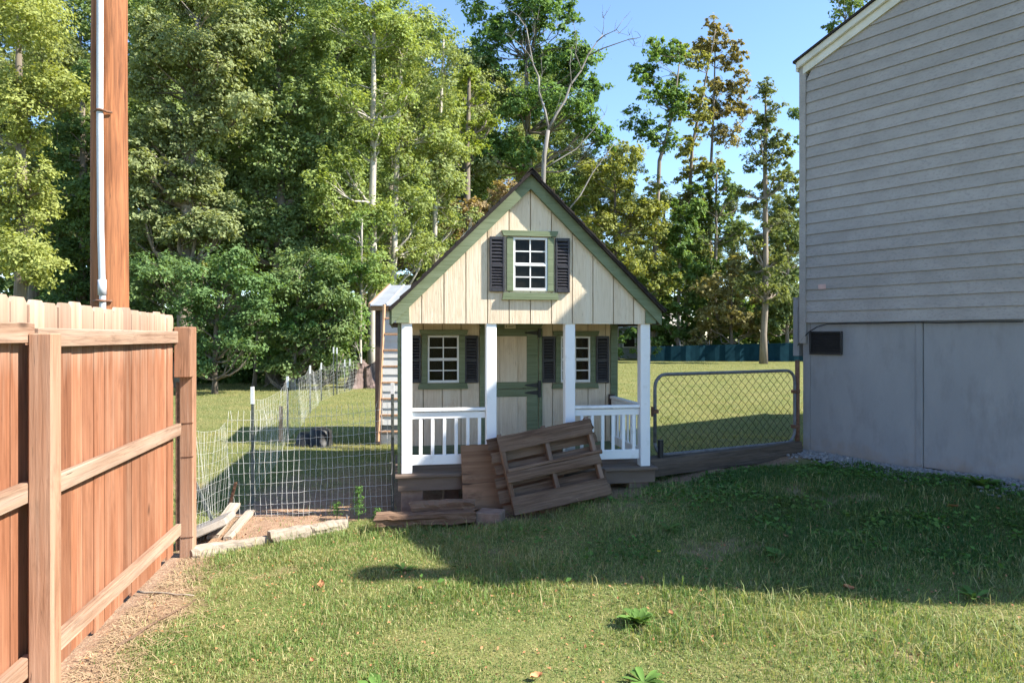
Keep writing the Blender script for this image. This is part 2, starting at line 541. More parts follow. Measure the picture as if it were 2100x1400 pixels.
def dirt_mask(x, y):
    x = np.asarray(x, float); y = np.asarray(y, float)
    n = vnoise(x, y, .35, 1) * .6 + vnoise(x, y, .12, 2) * .4 - .5
    d = (x - FN_P[0]) * FN_N[0] + (y - FN_P[1]) * FN_N[1]
    m = (1 - sstep(.20, .50, d + n * .45)) * (1 - sstep(5.2, 5.7, y)) * sstep(-.6, -.2, d)
    # clay yard behind the edging timbers
    line = 5.35 + (x + 2.48) * .83
    a = sstep(-.10, .12, y - line + n * .25) * (1 - sstep(7.0, 9.3, y + n * 1.5)) * sstep(-2.95, -2.6, x + n * .3) * (1 - sstep(-.7, -.4, x))
    m = np.maximum(m, a)
    # trodden earth by the porch and pallet
    u = (x - PH_A[0]) * PR[0] + (y - PH_A[1]) * PR[1]; v = (x - PH_A[0]) * PV[0] + (y - PH_A[1]) * PV[1]
    b = sstep(-.62, -.22, v + n * .5) * (1 - sstep(2.4, 2.6, v)) * sstep(-.2, .05, u) * (1 - sstep(2.1, 2.5, u + n * .3))
    m = np.maximum(m, b * .9)
    # strip under the gate timber
    c = (1 - sstep(.06, .22, np.abs((y - 6.9) - (x - 1.44) * .5 + .12 + n * .1))) * sstep(1.35, 1.5, x) * (1 - sstep(3.2, 3.5, x))
    m = np.maximum(m, c)
    p = sstep(.24, .42, vnoise(x, y, .55, 4) * .6 + vnoise(x, y, .15, 5) * .4 - .42) * .5
    return np.clip(np.maximum(m, p * (y < 9)), 0, 1)


def house_sd(x, y):
    rx, ry = x - H_C[0], y - H_C[1]
    return rx * H_D[0] + ry * H_D[1], rx * H_I[0] + ry * H_I[1]


def axis_lines(lo, hi, fine, far):
    a = list(np.arange(lo, hi + 1e-6, fine))
    s = fine; p = hi
    while p < far:
        s *= 1.25; p += s; a.append(p)
    s = fine; p = lo; b = []
    while p > -far:
        s *= 1.25; p -= s; b.append(p)
    return np.array(b[::-1] + a)


gx = axis_lines(-5, 6, .07, 900); gy = axis_lines(2.2, 12, .07, 900)
GX, GY = np.meshgrid(gx, gy)
GZ = gz(GX, GY) + (vnoise(GX, GY, .5, 8) - .5) * .02 * (np.abs(GX) < 12)
dm = dirt_mask(GX, GY)
GZ = GZ + dm * (vnoise(GX, GY, .09, 9) - .5) * .022 * (GY < 12)
nx, ny = len(gx), len(gy)
ii = (np.arange(ny - 1)[:, None] * nx + np.arange(nx - 1)[None, :]).ravel()
Q = np.stack([ii, ii + 1, ii + nx + 1, ii + nx], 1)
m, t, b, _ = new_mat('lawn_soil')
va = nd(t, 'ShaderNodeAttribute', attribute_name='dirt')
tc = nd(t, 'ShaderNodeTexCoord')
n1 = noise(t, tc.outputs['Object'], 1.1, 5, .6); n2 = noise(t, tc.outputs['Object'], 14, 6, .65); n3 = noise(t, tc.outputs['Object'], 70, 3)
turf = ramp(t, n2, [(.3, (.07, .10, .028)), (.55, (.14, .155, .05)), (.75, (.25, .22, .10))])
turf = mixc(t, ramp(t, n1, [(.4, 0), (.7, .6)]), turf, (.24, .205, .085))
clay = ramp(t, n2, [(.3, (.20, .115, .07)), (.7, (.35, .23, .155))])
clay = mixc(t, ramp(t, n3, [(.5, 0), (.68, .7)]), clay, (.42, .31, .2))
clay = mixc(t, ramp(t, n3, [(.3, .5), (.42, 0)]), clay, (.14, .08, .045))
t.links.new(mixc(t, va.outputs['Fac'], turf, clay), b.inputs['Base Color'])
b.inputs['Roughness'].default_value = 1.0; b.inputs['Specular IOR Level'].default_value = .1
bump(t, b, n3, .6, .02)
ground = np_obj('ground', np.stack([GX.ravel(), GY.ravel(), GZ.ravel()], 1), Q, m, None, True)
at_ = ground.data.attributes.new('dirt', 'FLOAT', 'POINT'); at_.data.foreach_set('value', dm.ravel().astype(np.float32))
tag(ground, kind='structure')


def gh(x, y):
    return float(gz(x, y))


# ------------------------------------------------------------------ the big house on the right
house = thing('house', 'tall grey vinyl sided house end with cream rake trim on the right', 'house',
              (H_C[0], H_C[1], 0), math.atan2(H_D[1], H_D[0]))
SL = .40; RB = 4.69; HL = 6.1; HZ0 = .27; HZ1 = 1.81; SBR = 3.4; SL2 = .16


def rz(s_):                                   # underside of the rake: pitch eases past an unseen break, shaped for the shadow
    return RB + SL * min(s_, SBR) + SL2 * max(0.0, s_ - SBR)


def rz_inv(z_):
    zb_ = RB + SL * SBR
    return (z_ - RB) / SL if z_ < zb_ else SBR + (z_ - zb_) / SL2


def s_of(px):
    k = (px - CX) / F
    return (k * H_C[1] - H_C[0]) / (H_D[0] - k * H_D[1])


def hz_of(px, py):
    s = s_of(px)
    return CZ - (py - HY) / F * (H_C[1] + H_D[1] * s)


core = obj('wall', prism([(0, HZ0 + .07), (HL, HZ0 + .07), (HL, rz(HL) + .1), (SBR, rz(SBR) + .1), (0, RB + .1)], .06, 9.0), m_sid, house)
zc, k = HZ1, 0
while True:
    z0, z1 = zc, zc + .1275
    a0, a1 = max(.06, rz_inv(z0)), max(.06, rz_inv(z1))
    if a0 > HL - .05: break
    a1 = min(a1, HL)
    p, q = -.020, -.006
    mid = (z0 * .45 + z1 * .55)
    V = [(a0, p, z0), (HL, p, z0), (HL, q, z1 + .006), (a1, q, z1 + .006), (a0, p + .003, z0), (HL, p + .003, z0), (HL, q + .003, z1 + .006), (a1, q + .003, z1 + .006)]
    obj('siding_board', (V, [(0, 1, 2, 3), (5, 4, 7, 6), (4, 5, 1, 0), (3, 2, 6, 7), (4, 0, 3, 7), (1, 5, 6, 2)]), m_sid, house)
    zc = z1; k += 1
obj('corner_trim', join([box(-.022, .058, -.03, .055, 1.57, 4.80, .004)]), m_sid, house)
s0 = .1
for a, bb in [(0.0, .085), (.09, 1.305), (1.311, 2.525), (2.531, 3.745), (3.751, 4.965), (4.971, 6.08)]:
    obj('skirting_panel', box(a, bb, .018, .05, HZ0 + (.05 if a > 1.2 else .02), HZ1 - .002, .003), m_skirt, house)
for a, bb in [(1.24, 1.30), (2.46, 2.52)]:
    obj('panel_batten', box(a, bb, .008, .0185, HZ0 + .06, HZ1 - .01, .003), m_skirt, house)
va_, vb_ = s_of(1660), s_of(1727)
vz0, vz1 = 1.447, 1.71
vent = obj('foundation_vent', join([box(va_, vb_, -.012, .016, vz1 - .022, vz1, .003), box(va_, vb_, -.012, .016, vz0, vz0 + .022, .003),
                                    box(va_, va_ + .022, -.012, .016, vz0 + .022, vz1 - .022, .003), box(vb_ - .022, vb_, -.012, .016, vz0 + .022, vz1 - .022, .003)]), m_black, house)
obj('vent_back', box(va_ + .022, vb_ - .022, .010, .016, vz0 + .022, vz1 - .022), m_dark, vent)
for i in range(9):
    z = vz0 + .034 + i * .0235
    obj('slat', ([(va_ + .023, -.006, z), (vb_ - .023, -.006, z), (vb_ - .023, .009, z + .013), (va_ + .023, .009, z + .013),
                  (va_ + .023, -.006, z + .003), (vb_ - .023, -.006, z + .003), (vb_ - .023, .009, z + .016), (va_ + .023, .009, z + .016)],
                 [(0, 3, 2, 1), (4, 5, 6, 7), (0, 1, 5, 4), (3, 7, 6, 2), (0, 4, 7, 3), (1, 2, 6, 5)]), m_black, vent)
for q in ((.012, .012), (-.012, .012), (.012, -.012), (-.012, -.012)):
    sx = (va_ if q[0] > 0 else vb_) + q[0]; sz = (vz0 if q[1] > 0 else vz1) + q[1]
    obj('screw', tube([(sx, -.013, sz), (sx, -.017, sz)], .005, 8), m_steel, vent)
cpts = [(1638.5, 708), (1650, 692), (1662, 680), (1678, 670), (1698, 664.5), (1740, 663), (1800, 662.5), (1864, 660.5), (1930, 661.5), (2010, 659.5), (2100, 659)]
obj('cable', tube([(s_of(x), -.024, hz_of(x, y)) for x, y in cpts], .0065, 6), m_black, house, True)
sx = s_of(1688)
obj('sticker', box(sx - .045, sx + .045, -.0245, -.0205, 2.19, 2.245), m_pink, house)


def rake(name, y0, y1, d0, d1, mat, sa=-.03, sb=HL + .1):
    return obj(name, prism([(sa, rz(sa) + d0), (SBR, rz(SBR) + d0), (sb, rz(sb) + d0), (sb, rz(sb) + d1), (SBR, rz(SBR) + d1), (sa, rz(sa) + d1)], y0, y1), mat, house)


rake('frieze_board', -.036, .05, 0, .093, m_fascia, .03)
rake('rake_fascia', -.062, .05, .094, .184, m_fascia)
rake('drip_bead', -.070, -.0625, .10, .122, m_fascia)
rake('roof', -.085, 9.1, .186, .212, m_shingle, -.07)
fl = obj('added_shadow_flue', tube([(HL - .08, .04, rz(HL) + .1), (HL - .08, .04, rz(HL) + .78)], .115, 14), m_steel, house, True)  # added out of view, placed and sized to cast the rounded shadow tip
obj('added_flue_cap', tube([(HL - .08, .04, rz(HL) + .80), (HL - .08, .04, rz(HL) + .86), (HL - .08, .04, rz(HL) + .92)], [.17, .16, .04], 14), m_steel, fl, True)
obj('eave_fascia', box(-.045, -.024, -.062, 9.0, RB + .06, RB + .165, .003), m_fascia, house)
obj('utility_box', join([box(-.135, -.06, .03, .13, 1.42, 2.1, .006), box(-.14, -.055, .025, .135, 2.1, 2.115, .004), box(-.125, -.07, .025, .03, 1.5, 2.0, .002)]), m_skirt, house)

# crushed stone strip along the foot of the house
NS = 5200
ss = rng.uniform(-.55, 3.6, NS); wdt = .26 + .36 * vnoise(ss, ss * 0, .5, 3)
dd = -np.abs(rng.normal(0, .5, NS)) * wdt - .0
P = H_C[None, :] + ss[:, None] * H_D + dd[:, None] * H_I
phi = (1 + 5 ** .5) / 2
IV = np.array([(-1, phi, 0), (1, phi, 0), (-1, -phi, 0), (1, -phi, 0), (0, -1, phi), (0, 1, phi), (0, -1, -phi), (0, 1, -phi), (phi, 0, -1), (phi, 0, 1), (-phi, 0, -1), (-phi, 0, 1)]) / 1.9
IT = np.array([(0, 11, 5), (0, 5, 1), (0, 1, 7), (0, 7, 10), (0, 10, 11), (1, 5, 9), (5, 11, 4), (11, 10, 2), (10, 7, 6), (7, 1, 8), (3, 9, 4), (3, 4, 2), (3, 2, 6), (3, 6, 8), (3, 8, 9), (4, 9, 5), (2, 4, 11), (6, 2, 10), (8, 6, 7), (9, 8, 1)])
rad = rng.uniform(.009, .024, NS) * (1 + .4 * (rng.random(NS) < .06))
VV = IV[None] * rng.uniform(.55, 1.25, (NS, 12, 1)) * rad[:, None, None] * np.array((1.2, 1, .7))
ca, sa = np.cos(ss * 37), np.sin(ss * 37)
VV = np.stack([VV[..., 0] * ca[:, None] - VV[..., 1] * sa[:, None], VV[..., 0] * sa[:, None] + VV[..., 1] * ca[:, None], VV[..., 2]], -1)
VV = VV + np.stack([P[:, 0], P[:, 1], gz(P[:, 0], P[:, 1]) + rad * .35 + .012 * rng.random(NS)], 1)[:, None, :]
gv = np_obj('gravel', VV.reshape(-1, 3), (IT[None] + (np.arange(NS) * 12)[:, None, None]).reshape(-1, 3), m_gravel)
tag(gv, 'crushed grey and white stone strewn along the foot of the grey house', 'gravel', kind='stuff')

# ------------------------------------------------------------------ playhouse
PH = thing('playhouse', 'tan and green wooden playhouse with white porch posts and steep gable', 'playhouse', (PH_A[0], PH_A[1], 0), PH_T)


def PP(px, py, v):
    d = np.array(((px - CX) / F, 1.0)); C = -PH_A
    u0, v0 = C @ PR, C @ PV; du, dv = d @ PR, d @ PV
    t_ = (v - v0) / dv
    return u0 + t_ * du, CZ - t_ * (py - HY) / F


UC, APEX, RS = 1.22, 3.20, .99        # ridge, top of shingles, slope
PB, WV, BV = .39, 1.07, 2.75           # deck top, porch back wall, rear wall
GB = 1.775                             # underside of the gable


def rt(u, d=0.0):
    return APEX - RS * abs(u - UC) - d


def strips(a, b_, first, sp=.2032, gap=.009):
    e = [a]
    g = first
    while g > a + .02: g -= sp
    g += sp
    while g < b_ - .02:
        e.append(g); g += sp
    e.append(b_)
    return [(e[i] + (gap / 2 if i else 0), e[i + 1] - (gap / 2 if i < len(e) - 2 else 0)) for i in range(len(e) - 1)]


def cut_strip(p, q, z0, top, holes, y0, y1):
    xs = sorted({p, q, *[x for h in holes for x in h[:2] if p < x < q], *([UC] if p < UC < q else [])})
    geo = []
    for a, b_ in zip(xs, xs[1:]):
        cov = sorted([(h[2], h[3]) for h in holes if h[0] <= a + 1e-6 and h[1] >= b_ - 1e-6])
        z = z0
        for h0, h1 in cov:
            if h0 > z: geo.append(prism([(a, z), (b_, z), (b_, h0), (a, h0)], y0, y1))
            z = h1
        if top(a) > z + .003 or top(b_) > z + .003:
            geo.append(prism([(a, z), (b_, z), (b_, max(top(b_), z)), (a, max(top(a), z))], y0, y1))
    return join(geo)


def board_parts(p, q, z0, top, holes, y0, y1, par):
    cover = [h for h in holes if h[0] <= p and h[1] >= q]
    if cover:
        h = cover[0]
        if h[2] > z0: obj('siding_board', prism([(p, z0), (q, z0), (q, h[2]), (p, h[2])], y0, y1), m_t111, par)
        z0 = h[3]
    obj('siding_board', cut_strip(p, q, z0, top, [h for h in holes if h not in cover], y0, y1), m_t111, par)


def window(vf, w, head, sill, trimw, shutters):
    u0, u1, h0, h1 = w
    fw, hm = .019, (h0 + h1) / 2
    A_, B_ = vf - .014, vf + .03
    um = (u0 + u1) / 2
    bars = [box(u0, u0 + fw, A_, B_, h0, h1, .002), box(u1 - fw, u1, A_, B_, h0, h1, .002),
            box(u0 + fw, u1 - fw, A_, B_, h1 - fw, h1, .002), box(u0 + fw, u1 - fw, A_, B_, h0, h0 + fw * 1.4, .002),
            box(u0 + fw, u1 - fw, A_ + .006, B_, hm - .001, hm + .013, .002), box(u0 + fw, u1 - fw, A_ - .004, B_, hm - .017, hm - .003, .002)]
    mw = .0055
    for a, b_, y in ((h0 + fw * 1.4, hm - .017, .004), (hm + .013, h1 - fw, .010)):
        bars.append(box(um - mw, um + mw, A_ + y, A_ + y + .014, a, b_))
        c = (a + b_) / 2
        bars.append(box(u0 + fw, um - mw, A_ + y, A_ + y + .012, c - mw, c + mw)); bars.append(box(um + mw, u1 - fw, A_ + y, A_ + y + .012, c - mw, c + mw))
    wn = obj('window', join(bars), m_winwhite, PH)
    for a, b_, y in ((h0 + fw * 1.4, hm - .017, .018), (hm + .013, h1 - fw, .023)):
        c = (a + b_) / 2
        for p, q in ((u0 + fw, um), (um, u1 - fw)):
            for r, s in ((a, c), (c, b_)):
                obj('pane', box(p, q, A_ + y + .001, A_ + y + .003, r, s), m_glass, wn)
    T0, T1 = vf - .022, vf - .001
    obj('trim_board', box(u0 - trimw, u0 - .001, T0, T1, h0 - .004, h1 + .004, .003), m_green, wn)
    obj('trim_board', box(u1 + .001, u1 + trimw, T0, T1, h0 - .004, h1 + .004, .003), m_green, wn)
    a, b_, c, d = head
    obj('head_trim', prism([(a + .018, c), (b_ - .018, c), (b_, d), (a, d)], vf - .032, T1), m_green, wn)
    a, b_, c, d = sill
    obj('sill', prism([(a, c), (b_, c), (b_ - .012, d), (a + .012, d)], vf - .038, T1), m_green, wn)
    for a, b_, c, d in shutters:
        st = .019
        mid = c + (d - c) * .47
        y0, y1 = vf - .030, vf - .001
        sh = obj('shutter', join([box(a, a + st, y0, y1, c, d, .003), box(b_ - st, b_, y0, y1, c, d, .003),
                                  box(a + st, b_ - st, y0, y1, c, c + .035, .003), box(a + st, b_ - st, y0, y1, d - .030, d, .003),
                                  box(a + st, b_ - st, y0, y1, mid - .012, mid + .012, .003), box(a + st, b_ - st, y1 - .006, y1 - .002, c + .035, d - .03)]), m_shut, PH)
        for lo, hi, n in ((c + .037, mid - .013, 7), (mid + .013, d - .032, 7)):
            pitch = (hi - lo) / n
            for i in range(n):
                z = lo + i * pitch
                pr = [(y0 + .003, z + .002), (y1 - .008, z + pitch * .85), (y1 - .008, z + pitch * .98), (y0 + .003, z + pitch * .30)]
                obj('louver', ([(x, yy, zz) for x in (a + st, b_ - st) for yy, zz in pr],
                               [(0, 1, 2, 3), (7, 6, 5, 4), (0, 4, 5, 1), (1, 5, 6, 2), (2, 6, 7, 3), (3, 7, 4, 0)]), m_shut, sh)


def rc(x0, y0, x1, y1, v):
    a, d = PP(x0, y0, v); b_, c = PP(x1, y1, v)
    return (a, b_, c, d)


# gable end
gw = rc(1052, 487, 1122, 597, 0)
gable = obj('gable_wall', cut_strip(.02, PH_W - .02, GB, lambda u: rt(u, .12), [gw], .012, .03), m_groove, PH)
for p, q in strips(.012, PH_W - .012, PP(865, 600, 0)[0]):
    board_parts(p, q, GB - .004, lambda u: rt(u, .10), [gw], 0, .0118, gable)
window(0, gw, rc(1029, 471.7, 1145, 485.6, -.03), rc(1030, 599.7, 1146, 615, -.03), .062, [rc(1004.5, 484.5, 1035, 598, -.03), rc(1139.5, 488, 1169, 600, -.03)])
obj('window_backing', box(gw[0] - .05, gw[1] + .05, .12, .14, gw[2] - .05, gw[3] + .05), m_dark, PH)
# rake boards, shingles, eaves
for s in (-1, 1):
    ue = UC + s * 1.285
    obj('rake_board', prism([(UC, rt(UC, .037)), (ue, rt(ue, .037)), (ue, rt(ue, .168)), (UC, rt(UC, .168))], -.046, -.002), m_green, PH)
    roof = obj('roof', prism([(UC, rt(UC, .012)), (UC + s * 1.30, rt(UC + s * 1.30, .012)), (UC + s * 1.30, rt(UC + s * 1.30, .036)), (UC, rt(UC, .036))], -.100, BV + .1), m_shingle, PH)
    for i in range(13):
        r0, r1 = 1.315 - i * .101, max(1.315 - (i + 1) * .101 - .02, 0)
        if r0 < .02: break
        a, c = UC + s * r0, UC + s * r1
        obj('shingle_course', prism([(a, rt(a, -.012)), (c, rt(c, .006)), (c, rt(c, .0115)), (a, rt(a, .0115))], -.108 + .004 * (i % 2), BV + .12), m_shingle, roof)
    obj('eave_fascia', box(ue - .001, ue + s * .022, -.002, BV + .05, rt(ue, .165), rt(ue, .035), .003), m_green, PH)
    obj('soffit', prism([(ue - s * .003, rt(ue, .16)), (ue - s * .003, rt(ue, .15)), (UC + s * 1.215, rt(ue, .15)), (UC + s * 1.215, rt(ue, .16))], .0, BV), m_brown, PH)
obj('ridge_cap', prism([(UC - .09, rt(UC - .09, -.014)), (UC, rt(UC, -.022)), (UC + .09, rt(UC + .09, -.014)), (UC + .09, rt(UC + .09, -.008)), (UC, rt(UC, -.014)), (UC - .09, rt(UC - .09, -.008))], -.114, BV + .12), m_shingle, PH)
cu = PP(839, 640, 0)[0]
obj('corner_trim', prism([(-.025, GB), (cu, GB), (cu, rt(cu, .15)), (-.025, rt(-.025, .15))], -.022, -.0005), m_green, PH)
cu = PP(1323, 640, 0)[0]
obj('corner_trim', prism([(cu, GB), (PH_W + .02, GB), (PH_W + .02, rt(PH_W + .02, .15)), (cu, rt(cu, .15))], -.022, -.0005), m_green, PH)
obj('porch_beam', box(.0, PH_W, .032, .11, GB + .004, GB + .14), m_t111, PH)
obj('porch_ceiling', box(.0, PH_W, .112, WV - .002, GB + .03, GB + .045), m_t111, PH)
# deck
fx = obj('deck_frame', box(-.01, PH_W + .01, -.02, BV, .24, PB - .028, .004), m_deck, PH)
for i in range(8):
    v0 = -.05 + i * .14
    obj('deck_board', box(-.035, PH_W + .03, v0, v0 + .134, PB - .026, PB, .004), m_deck, PH)
for u, v, w in ((.12, .12, .2), (.5, .35, .15), (1.2, .12, .2), (2.3, .12, .2), (.12, 2.4, .2), (2.3, 2.4, .2)):
    x, y = PH_A + PR * u + PV * v
    obj('pier_block', box(u - w / 2, u + w / 2, v - .1, v + .1, gh(x, y) - .05, .238, .006), m_paver, PH)
# porch back wall with door and two windows
L_w = rc(877, 688, 941, 784, WV); R_w = rc(1149.6, 689.7, 1210, 783, WV)
dl, dr = PP(984, 700, WV)[0], PP(1112, 700, WV)[0]
door_h = (dl + .055, dr - .045, PB, PP(1000, 673, WV)[1])
holes = [L_w, R_w, (door_h[0], door_h[1], PB - .01, door_h[3])]
wall = obj('porch_wall', cut_strip(.02, PH_W - .02, PB, lambda u: GB + .02, holes, WV + .012, WV + .03), m_groove, PH)
for p, q in strips(.012, PH_W - .012, PP(907, 800, WV)[0]):
    board_parts(p, q, PB, lambda u: GB + .024, holes, WV, WV + .0118, wall)
window(WV, L_w, rc(859.6, 676, 960, 687, WV), rc(857, 786, 959.5, 796.5, WV), .065, [rc(837, 688, 863, 784.5, WV), rc(953, 688, 980.6, 784.5, WV)])
window(WV, R_w, rc(1132, 678.5, 1228, 688.5, WV), rc(1131, 785.5, 1226, 795, WV), .06, [rc(1111.6, 689.5, 1137.7, 784, WV), rc(1221.6, 689, 1247.7, 784.5, WV)])
obj('corner_trim', box(-.01, .05, WV - .022, WV - .001, PB, GB + .02, .003), m_green, PH)
obj('corner_trim', box(PH_W - .095, PH_W - .012, WV - .022, WV - .001, PB, GB + .02, .003), m_green, PH)
obj('base_trim', box(.051, door_h[0] - .06, WV - .018, WV - .001, PB, PB + .09, .003), m_green, PH)
obj('base_trim', box(door_h[1] + .05, PH_W - .096, WV - .018, WV - .001, PB, PB + .09, .003), m_green, PH)
obj('door_trim', box(door_h[0] - .058, door_h[0] - .002, WV - .022, WV - .001, PB, door_h[3], .003), m_green, PH)
obj('door_trim', box(door_h[1] + .002, door_h[1] + .042, WV - .022, WV - .001, PB, door_h[3], .003), m_green, PH)
hd = (PP(980.5, 670, WV)[0], PP(1113, 670, WV)[0])
obj('door_head', prism([(hd[0] + .03, door_h[3] + .001), (hd[1] - .03, door_h[3] + .001), (hd[1], GB + .02), (hd[0], GB + .02)], WV - .03, WV - .001), m_green, PH)
d0, d1 = door_h[0] + .004, door_h[1] - .004
split = PP(1060, 797, WV)[1]
for nm, a, c in (('upper_door', split + .003, door_h[3] - .004), ('lower_door', PB + .012, split - .003)):
    lf = obj(nm, box(d0, d1, WV + .012, WV + .03, a, c), m_t111, PH)
    for p, q in strips(d0 + .078, d1 - .118, PP(1062, 700, WV)[0], .2032):
        obj('siding_board', box(p, q, WV + .004, WV + .0118, a + .07, c - .07), m_t111, lf)
    for x0, x1 in ((d0, d0 + .085), (d1 - .125, d1)):
        obj('stile', box(x0, x1, WV - .010, WV + .0035, a, c, .003), m_green, lf)
    for z0, z1 in ((a, a + (.072 if nm == 'upper_door' else .1)), (c - .082, c)):
        obj('door_rail', box(d0 + .086, d1 - .126, WV - .008, WV + .0036, z0, z1, .003), m_green, lf)
    hz = [c - .045, a + .036] if nm == 'upper_door' else [c - .04, a + .1]
    for z in hz:
        obj('hinge', join([box(d1 - .004, d1 + .030, WV - .034, WV - .0225, z - .05, z + .05, .002),
                           prism([(d1 - .004, z - .026), (d1 - .004, z + .026), (d1 - .14, z + .008), (d1 - .155, z), (d1 - .14, z - .008)], WV - .018, WV - .0105)]), m_black, lf)
pq = rc(1035, 664.5, 1057.5, 673.6, WV - .03)
pl = obj('plaque', box(pq[0], pq[1], WV - .038, WV - .031, pq[2], pq[3], .002), m_plaque, PH)
w_, hh = pq[1] - pq[0], pq[3] - pq[2]
obj('plaque_print', join([box(pq[0] + a * w_, pq[0] + b_ * w_, WV - .0392, WV - .0384, pq[2] + c * hh, pq[2] + d * hh) for a, b_, c, d in
                          ((.10, .14, .25, .75), (.14, .22, .25, .35), (.14, .20, .46, .56), (.14, .22, .65, .75), (.32, .85, .60, .70), (.32, .74, .36, .44))]), m_ink, pl)
# room behind the porch
obj('side_wall', join([box(.0, .03, WV + .031, BV, PB, 1.98)]), m_t111, PH)
obj('side_wall', join([box(PH_W - .03, PH_W, WV + .031, 1.75, PB, 1.98), box(PH_W - .03, PH_W, 2.25, BV, PB, 1.98), box(PH_W - .03, PH_W, 1.751, 2.249, PB, 1.05), box(PH_W - .03, PH_W, 1.751, 2.249, 1.62, 1.98)]), m_pine, PH)
obj('rear_wall', join([box(.031, 1.55, BV - .03, BV, PB, 1.98), box(2.05, PH_W - .031, BV - .03, BV, PB, 1.98), box(1.551, 2.049, BV - .03, BV, PB, 1.02), box(1.551, 2.049, BV - .03, BV, 1.62, 1.98),
                       prism([(0, 1.981), (PH_W, 1.981), (UC, rt(UC, .03))], BV - .03, BV)]), m_pine, PH)
obj('rear_window_frame', join([box(1.55, 1.575, BV - .05, BV - .031, 1.02, 1.62), box(2.025, 2.05, BV - .05, BV - .031, 1.02, 1.62), box(1.79, 1.81, BV - .05, BV - .031, 1.02, 1.62), box(1.576, 2.024, BV - .05, BV - .031, 1.31, 1.33)]), m_winwhite, PH)
obj('floor', box(.031, PH_W - .031, WV + .032, BV - .03, PB - .02, PB - .002), m_pine, PH)
for u in (.45, .9, 1.45, 2.1):
    obj('stud', box(u, u + .04, BV - .075, BV - .0305 if u not in (1.45, 2.1) else BV - .052, PB, 1.98), m_pine, PH)
# porch posts
for a in (.022, .805, 1.564, 2.316):
    obj('porch_post', box(a, a + .098, .012, .108, PB + .001, GB + .002, .005), m_white, PH)
obj('porch_side_board', box(-.012, .016, .03, .10, PB + .001, GB, .003), m_green, PH)


def railing(u0, u1, y):
    r = obj('railing', box(u0, u1, y - .004, y + .022, y_tr0, y_tr1, .003), m_white, PH)
    obj('rail_cap', box(u0, u1, y - .025, y + .035, y_cap0, y_cap1, .004), m_white, r)
    obj('bottom_rail', box(u0, u1, y - .006, y + .024, y_b0, y_b1, .004), m_white, r)
    n = max(3, round((u1 - u0) / .118))
    for i in range(n):
        u = u0 + (u1 - u0) * (i + .72) / (n + .25)
        obj('baluster', box(u - .0155, u + .0155, y - .002, y + .020, y_b1 - .003, y_tr0 + .003, .003), m_white, r)


y_cap0, y_cap1 = PP(900, 842.7, .05)[1], PP(900, 836.6, .05)[1]
y_tr0, y_tr1 = PP(900, 858, .05)[1], PP(900, 844.5, .05)[1]
y_b0, y_b1 = PP(900, 952, .05)[1], PP(900, 932, .05)[1]
railing(.1205, .8045, .05)
railing(1.6625, 2.3155, .05)
for side in (2.36,):
    r = obj('side_railing', box(side - .013, side + .013, .1085, WV - .024, y_tr0, y_tr1, .003), m_white, PH)
    obj('rail_cap', box(side - .03, side + .03, .1085, WV - .024, y_cap0, y_cap1, .004), m_white, r)
    obj('bottom_rail', box(side - .015, side + .015, .1085, WV - .024, y_b0, y_b1, .004), m_white, r)
    for i in range(8):
        v = .19 + i * .11
        obj('baluster', box(side - .011, side + .011, v - .0155, v + .0155, y_b1 - .003, y_tr0 + .003, .003), m_white, r)
    obj('rail_block', box(side - .045, side + .03, WV - .035, WV - .0235, y_tr0 - .03, y_cap1 + .02, .003), m_brown, PH)

# ------------------------------------------------------------------ tall board fence on the left
FA = math.atan2(FN_D[1], FN_D[0]) - math.pi / 2          # local y runs along the fence, local x points at the lawn
FEN = thing('board_fence', 'tall reddish brown dog-eared board fence along the left edge', 'fence', (FN_P[0], FN_P[1], 0), FA)
yv, i = -2.6, 0
while yv < 1.66:
    w = .138 + random.uniform(-.004, .004)
    if yv + w > 1.70: w = 1.70 - yv
    top = 1.822 + random.uniform(-.012, .012); bot = .012 + random.uniform(-.02, .02)
    if -.72 < yv < -.60: yv += .012
    e = .025
    V, Fc = prism([(yv, bot), (yv + w, bot), (yv + w, top - e), (yv + w - e, top), (yv + e, top), (yv, top - e)], 0, .017)
    V = [(-y, x, z) for x, y, z in V]
    ox = random.uniform(0, .009)
    V = [(x - ox, y, z) for x, y, z in V]
    obj('picket', (V, [f[::-1] for f in Fc]), m_fence_z, FEN)
    yv += w + random.uniform(.003, .008); i += 1
for nm, z0, z1 in (('top', 1.60, 1.69), ('mid', .895, .985), ('low', .125, .215)):
    off = .03 if nm == 'top' else 0
    obj('fence_rail', box(.001, .039, -2.6, -.50 + off * .5, z0 + .02, z1 + .02, .004), m_fence_y, FEN)
    obj('fence_rail', box(.001, .039, -.478 + off, 1.73, z0, z1, .004), m_fence_y, FEN)
obj('fence_post', box(.0395, .135, -.55, -.455, -.1, 1.665, .006), m_fence_post, FEN)
x0 = .02
fp = obj('end_post', join([box(x0, x0 + .10, 1.74, 1.84, -.15, 1.725, .006)]), m_fence_post, FEN)
obj('post_block', join([box(x0 - .012, x0 + .105, 1.66 - .012, 1.738, 1.34, 1.722, .005)]), m_fence_post, fp)
obj('gate_bracket', box(x0 - .03, x0 - .002, 1.75, 1.79, .0, 1.3, .003), m_rust, fp)
for z in (1.55, .98, .72, .10):
    obj('staple_wire', tube([(x0 - .004, 1.745, z), (x0 + .03, 1.736, z + .004), (x0 + .104, 1.738, z - .004 + .01)], .0025, 5), m_rust, fp)

